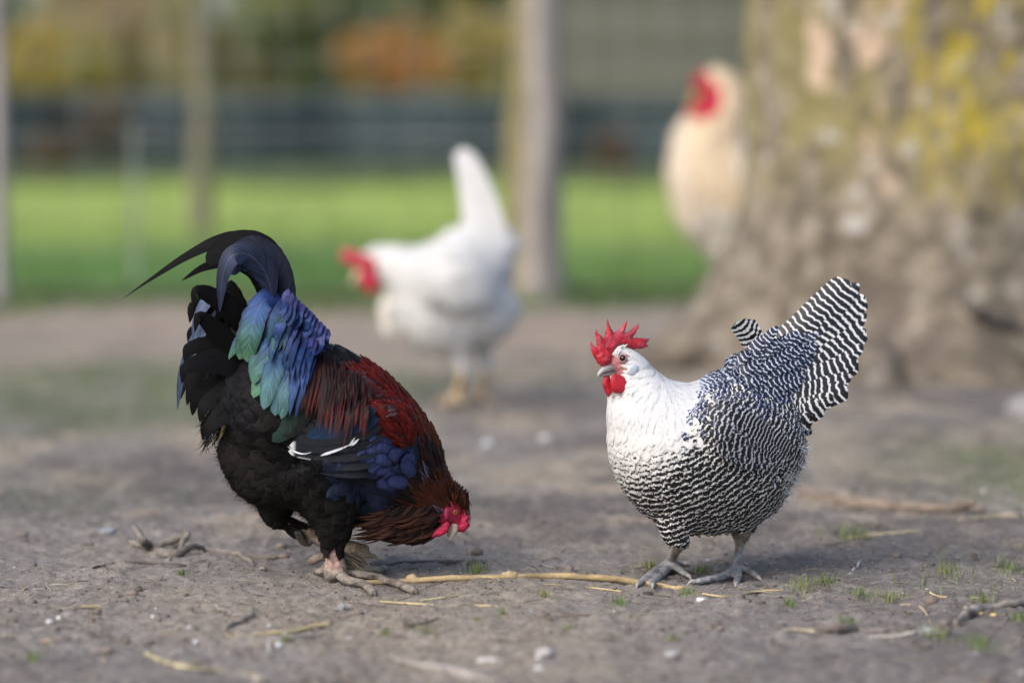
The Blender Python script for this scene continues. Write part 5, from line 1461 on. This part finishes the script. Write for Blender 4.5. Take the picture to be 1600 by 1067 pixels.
eye(cock, hp + Vector((0, .0016, 0)), Vector((.15, -1, .1)), .0042, (.50, .22, .03), .5)
lid_ring(cock, hp + Vector((0, .001, 0)), Vector((.15, -1, .1)), .0045, .0009, (.28, .02, .05))
V, Q, T, U = tube(W3(RR([(711, 820, -.010, 8, 8), (709, 829, -.012, 7, 7), (706, 837, -.012, 4.5, 4.5), (703, 843, -.012, 1.6, 1.6)])), (1, 0, 0), 14, 12)
m = MB(); m.add(V, Q, T, (.50, .42, .36)); m.obj('upper_beak', m_horn, cock)
V, Q, T, U = tube(W3(RR([(705, 823, -.010, 6, 4.5), (702, 830, -.010, 5, 4), (700, 838, -.010, 2, 1.8)])), (1, 0, 0), 10, 10)
m = MB(); m.add(V, Q, T, (.42, .36, .31)); m.obj('lower_beak', m_horn, cock)
for t in RT:
    w = toe_pts(t); a, e = Vector(w[-2][:3]), Vector(w[-1][:3]); claw(cock, e, e - a, .010, .0034, (.12, .10, .09))
a, e = P(548, 858, RD + .035), P(578, 868, RD + .03); claw(cock, e, e - a, .014, .004, (.30, .25, .2))
# claws of the lifted foot dangling behind the thigh and the spur
c0 = P(478, 838, RD + .03)
for k in (0, 1):
    V, Q, T, U = tube(W3(RR([(464 + 4 * k, 830, .03, 5), (470 + 5 * k, 845, .03, 4), (480 + 3 * k, 851, .03, 3), (488, 846, .03, 1.4)])), (0, 1, 0), 14, 8)
    m = MB(); m.add(V, Q, T, (.05, .045, .04)); m.obj('claw', m_horn, cock)
settle(cock)

# ------------------------------------------------------------------ white hen further back
ED = GS(718, 630).y
whit = root_empty('hen', 'pure white hen leaning forward with raised tail, behind the two front birds', 'hen', (G(718, 630).x, ED, 0))
def ER(rows): return [(q[0], q[1], ED + q[2]) + tuple(q[3:]) for q in rows]
HH2 = (.5, 0, 1)
pieces = [piece(ER([(792, 430, 0, 22, 26), (772, 425, 0, 50, 56), (738, 432, 0, 74, 78), (694, 440, 0, 78, 74), (650, 432, 0, 58, 54), (612, 414, 0, 34, 31), (588, 409, 0, 24, 24), (570, 414, 0, 17, 18)]), HH2, 40, 22),
          piece(ER([(735, 478, 0, 62, 58), (772, 482, 0, 52, 52), (800, 482, 0, 26, 30)]), HH2),
          piece(ER([(640, 458, 0, 50, 50), (690, 492, 0, 64, 62), (740, 515, 0, 46, 44)]), HH2),
          piece(ER([(768, 400, 0, 28, 50), (756, 360, 0, 22, 36), (750, 330, 0, 12, 26)]), (1, 0, 0)),
          piece(ER([(660, 440, -.11, 16, 38), (710, 432, -.13, 18, 46), (765, 440, -.11, 12, 30)]), (0, 0, 1)),
          piece(ER([(722, 505, -.03, 36, 38), (718, 540, -.03, 18, 18), (719, 560, -.03, 8, 8)])), piece(ER([(752, 500, .05, 34, 36), (756, 540, .05, 16, 16), (755, 562, .05, 8, 8)]))]
se = S(ED)
f1, f2 = GS(712, 628), GS(748, 622)
pieces.append(tpiece([(*P(719, 556, ED - .03), 9 * se, 9 * se), (*P(721, 592, ED - .03), 8 * se, 8 * se), (f1.x, f1.y, f1.z + .008, 8 * se, 8 * se)], (0, 1, 0)))
pieces.append(tpiece([(*P(755, 556, ED + .05), 8 * se, 8 * se), (*P(760, 588, ED + .05), 7 * se, 7 * se), (f2.x, f2.y, f2.z + .008, 7.5 * se, 7 * se)], (0, 1, 0)))
ET = [[(712, 628, 7, 3), (695, 632, 6, 1), (682, 634, 4.5)], [(712, 628, 7, 3), (702, 637, 6, 1), (694, 642, 4.5)], [(712, 628, 7, 3), (722, 633, 5, 1), (730, 634, 4)], [(748, 622, 6, 3), (758, 626, 5, 1), (766, 629, 4)], [(748, 622, 6, 3), (742, 628, 5, 1), (737, 631, 4)]]
for t in ET: pieces.append(tpiece(toe_pts(t)))
eme, EV = union('body', pieces, .0046, 8, lambda V: np.clip((V[:, 2] - .09) / .03, 0, 1))
C = np.tile(np.array([.72, .70, .66]), (len(EV), 1)); C[EV[:, 2] < .09] = np.array([.55, .41, .26])
px_ = np.array([pix(v) for v in EV]); C[(np.hypot(px_[:, 0] - 571, px_[:, 1] - 417) < 19)] = np.array([.48, .05, .07])
set_col(eme, C); eme.materials.append(m_skin)
o = bpy.data.objects.new('body', eme); COL.objects.link(o); o.parent = whit
eb = bvh_of(eme); EC = P(566, 415, ED)
m = MB()
for p, n in poisson(eme, lambda p, n: None if (p[2] < .085 or math.hypot(pix(p)[0] - 570, pix(p)[1] - 417) < 19) else .0135, 16000, 51):
    contour(m, eb, p, n, lambda q: q - EC, .05, .034, .0008, .006, prof_round, 6, 3, np.array([.68, .675, .665]) * random.uniform(.84, 1.0), jit=.2)
m.obj('white_plumage', m_white, whit, kind='stuff')
for i in range(9):
    sd = 1 if i % 2 else -1; t = i / 8
    m = MB(); b0 = P(742 + 40 * t, 385 + 6 * t, ED + sd * .03); e = P(722 + 34 * t, 230 + 70 * t ** 1.5, ED + sd * (.012 + .02 * t))
    feather(m, [b0, (b0 + e) * .5 + Vector((.004, 0, 0)), e], .046, (-.1, sd, 0), prof_square, 18, 5, .05, .03, (.69, .685, .68)); m.obj('tail_feather', m_white, whit)
plate(whit, 'comb', [(572, 402), (565, 398), (556, 390), (548, 391), (540, 388), (533, 393), (531, 402), (537, 410), (545, 414), (552, 416), (557, 424), (566, 420)], ED - .01, .1, .006, lambda V, d: np.array([.60, .07, .10]) * (.8 + .3 * d)[:, None], m_comb, 3, .1, .6)
plate(whit, 'wattle', [(562, 424), (575, 420), (588, 428), (594, 446), (588, 456), (576, 458), (566, 450)], ED - .034, .1, .006, lambda V, d: np.array([.56, .03, .07]) * (.8 + .3 * d)[:, None], m_comb, 3, .1, .7)
hp, hn = hitpt(eb, 570, 414, 0, ED - .03); eye(whit, hp, (-.2, -1, .1), .005, (.45, .2, .04))
V, Q, T, U = tube(W3(ER([(564, 426, -.01, 10, 9), (555, 436, -.01, 7, 7), (549, 446, -.01, 2, 2)])), (1, 0, .5), 12, 10); m = MB(); m.add(V, Q, T, (.55, .42, .26)); m.obj('beak', m_horn, whit)
# folded wing
ewing = bpy.data.objects.new('wing', None); COL.objects.link(ewing); ewing.parent = whit
for i in range(8):
    out = []
    for x, y in ((650 + 6 * i, 420 + 7 * i), (700 + 4 * i, 424 + 8 * i), (752 + 2 * i, 418 + 8 * i), (796 - 4 * i, 400 + 9 * i)):
        h, n_ = hitpt(eb, x, y, .012 + .0016 * (8 - i), ED - .13); out.append(tuple(h))
    m = MB(); feather(m, out, .036, (.1, -1, .2), prof_round, 18, 5, .08, .02, np.array([.67, .665, .66]) * random.uniform(.86, 1)); m.obj('flight_feather', m_white, ewing)
# pale breast tuft hanging under the neck
m = MB()
for i in range(40):
    a = P(608 + random.uniform(-14, 22), 455 + random.uniform(-8, 24), ED + random.uniform(-.05, .05)); e = a + Vector((.01 + random.uniform(-.006, .02), 0, -.07 + random.uniform(-.02, .02)))
    feather(m, [a, (a + e) / 2, e], .022, (-.4, -1, 0), prof_round, 8, 3, .2, 0, (.74, .70, .63))
m.obj('breast_tuft', m_white, whit, kind='stuff')
for t in ET:
    w = toe_pts(t); a, e = Vector(w[-2][:3]), Vector(w[-1][:3]); claw(whit, e, e - a, .014, .004, (.4, .34, .26))
settle(whit)

# ------------------------------------------------------------------ buff rooster half hidden by the tree
UD = 8.62
buff = root_empty('rooster', 'pale buff rooster with a red face, half hidden behind the tree trunk', 'rooster', (P(1160, 520, UD).x, UD, 0))
def UR(rows): return [(q[0], q[1], UD + q[2]) + tuple(q[3:]) for q in rows]
UH = (.8, 0, .6)
pieces = [piece(UR([(1262, 300, .05, 40, 46), (1220, 308, .03, 78, 84), (1170, 305, 0, 92, 96), (1126, 275, -.02, 84, 84), (1112, 235, -.02, 66, 64), (1122, 190, -.01, 52, 54), (1124, 155, 0, 40, 44), (1112, 135, 0, 27, 28), (1096, 140, 0, 18, 18)]), UH, 40, 22),
          piece(UR([(1110, 280, -.02, 62, 64), (1112, 330, -.02, 54, 54), (1122, 372, 0, 30, 32), (1126, 400, 0, 14, 16)]), (1, 0, 0)),
          piece(UR([(1150, 350, -.05, 46, 50), (1152, 400, -.05, 28, 30), (1150, 430, -.05, 13, 13)])), piece(UR([(1185, 350, .06, 46, 50), (1190, 400, .06, 28, 30), (1188, 430, .06, 13, 13)]))]
su = S(UD); UT = []
for (x0, d0, gx_) in ((1150, -.05, 1146), (1188, .06, 1184)):
    p0 = P(x0, 425, UD + d0); g = Vector((p0.x - .006, UD + d0, gz1(p0.x, UD + d0) + .01))
    pieces.append(tpiece([(*p0, 10 * su, 10 * su), (*((p0 + g) / 2), 9 * su, 9 * su), (*g, 9 * su, 9 * su)], (0, 1, 0)))
    for an, L_ in ((math.pi, .07), (math.pi * 1.25, .065), (math.pi * .75, .065), (0.2, .04)):
        UT.append((g.copy(), Vector((math.cos(an), math.sin(an), 0)), L_))
        e = g + UT[-1][1] * L_; e.z = gz1(e.x, e.y) + .006
        pieces.append(tpiece([(*g, .011, .010), (*((g + e) / 2), .009, .008), (*e, .007, .006)], (0, 0, 1)))
ume, UV_ = union('body', pieces, .006, 8, lambda V: np.clip((V[:, 2] - .2) / .05, 0, 1))
C = np.tile(np.array([.55, .42, .27]), (len(UV_), 1)); C[UV_[:, 2] < .17] = np.array([.42, .32, .18])
px_ = np.array([pix(v) for v in UV_]); C[(np.hypot(px_[:, 0] - 1098, px_[:, 1] - 152) < 34)] = np.array([.46, .02, .05])
set_col(ume, C); ume.materials.append(m_skin)
o = bpy.data.objects.new('body', ume); COL.objects.link(o); o.parent = buff
ub = bvh_of(ume); UC = P(1095, 140, UD)
m = MB()
for p, n in poisson(ume, lambda p, n: None if (p[2] < .2 or math.hypot(pix(p)[0] - 1096, pix(p)[1] - 158) < 32) else .019, 12000, 61):
    x, y = pix(p)
    c = np.array([.70, .57, .41]) if y < 300 else np.array([.76, .71, .62])
    if x > 1145 and y < 260: c = np.array([.76, .72, .66])
    if 1040 < x < 1075: c = np.array([.72, .62, .49])
    c = c * random.uniform(.85, 1.06)
    contour(m, ub, p, n, lambda q: q - UC, .085 if y < 300 else .07, .032, .001, .012, prof_blade if y < 290 else prof_round, 6, 3, c, jit=.25)
m.obj('buff_plumage', m_white, buff, kind='stuff')
uc = lambda V, d: np.array([.50, .015, .045]) * (.8 + .3 * d)[:, None]
plate(buff, 'comb', [(1084, 142), (1082, 130), (1084, 118), (1090, 122), (1092, 110), (1099, 116), (1104, 109), (1109, 117), (1117, 113), (1118, 122), (1128, 122), (1124, 132), (1112, 136), (1100, 140)], UD - .03, .3, .012, uc, m_comb, 3, .1, .6)
plate(buff, 'wattle', [(1076, 170), (1090, 160), (1112, 148), (1130, 142), (1134, 158), (1126, 182), (1114, 202), (1101, 212), (1090, 206), (1081, 190)], UD - .075, .3, .016, uc, m_comb, 3, .1, .6)
V, Q, T, U = tube(W3(UR([(1092, 152, -.05, 11, 10), (1082, 158, -.06, 7, 8), (1076, 166, -.06, 2, 3)])), (.5, 0, 1), 12, 10); m = MB(); m.add(V, Q, T, (.36, .25, .10)); m.obj('beak', m_horn, buff)
hp, hn = hitpt(ub, 1104, 142, 0, UD - .06); eye(buff, hp, (-.4, -1, .1), .007, (.5, .22, .04))
for i in range(12):
    sd = 1 if i % 2 else -1; m = MB(); b0 = P(1255, 290, UD + .04 + sd * .03); e = P(1330 + 6 * i, 150 + i * 17, UD + .08 + sd * .05)
    feather(m, [b0, (b0 + e) * .5 + Vector((-.02, 0, .05)), e], .06, (-.1, sd, .2), prof_blade, 16, 5, .1, .03, (.62, .52, .40)); m.obj('tail_feather', m_white, buff)
for g, d, L_ in UT:
    e = g + d * L_; e.z = gz1(e.x, e.y) + .006; claw(buff, e, d, .018, .005, (.4, .33, .24))
settle(buff)
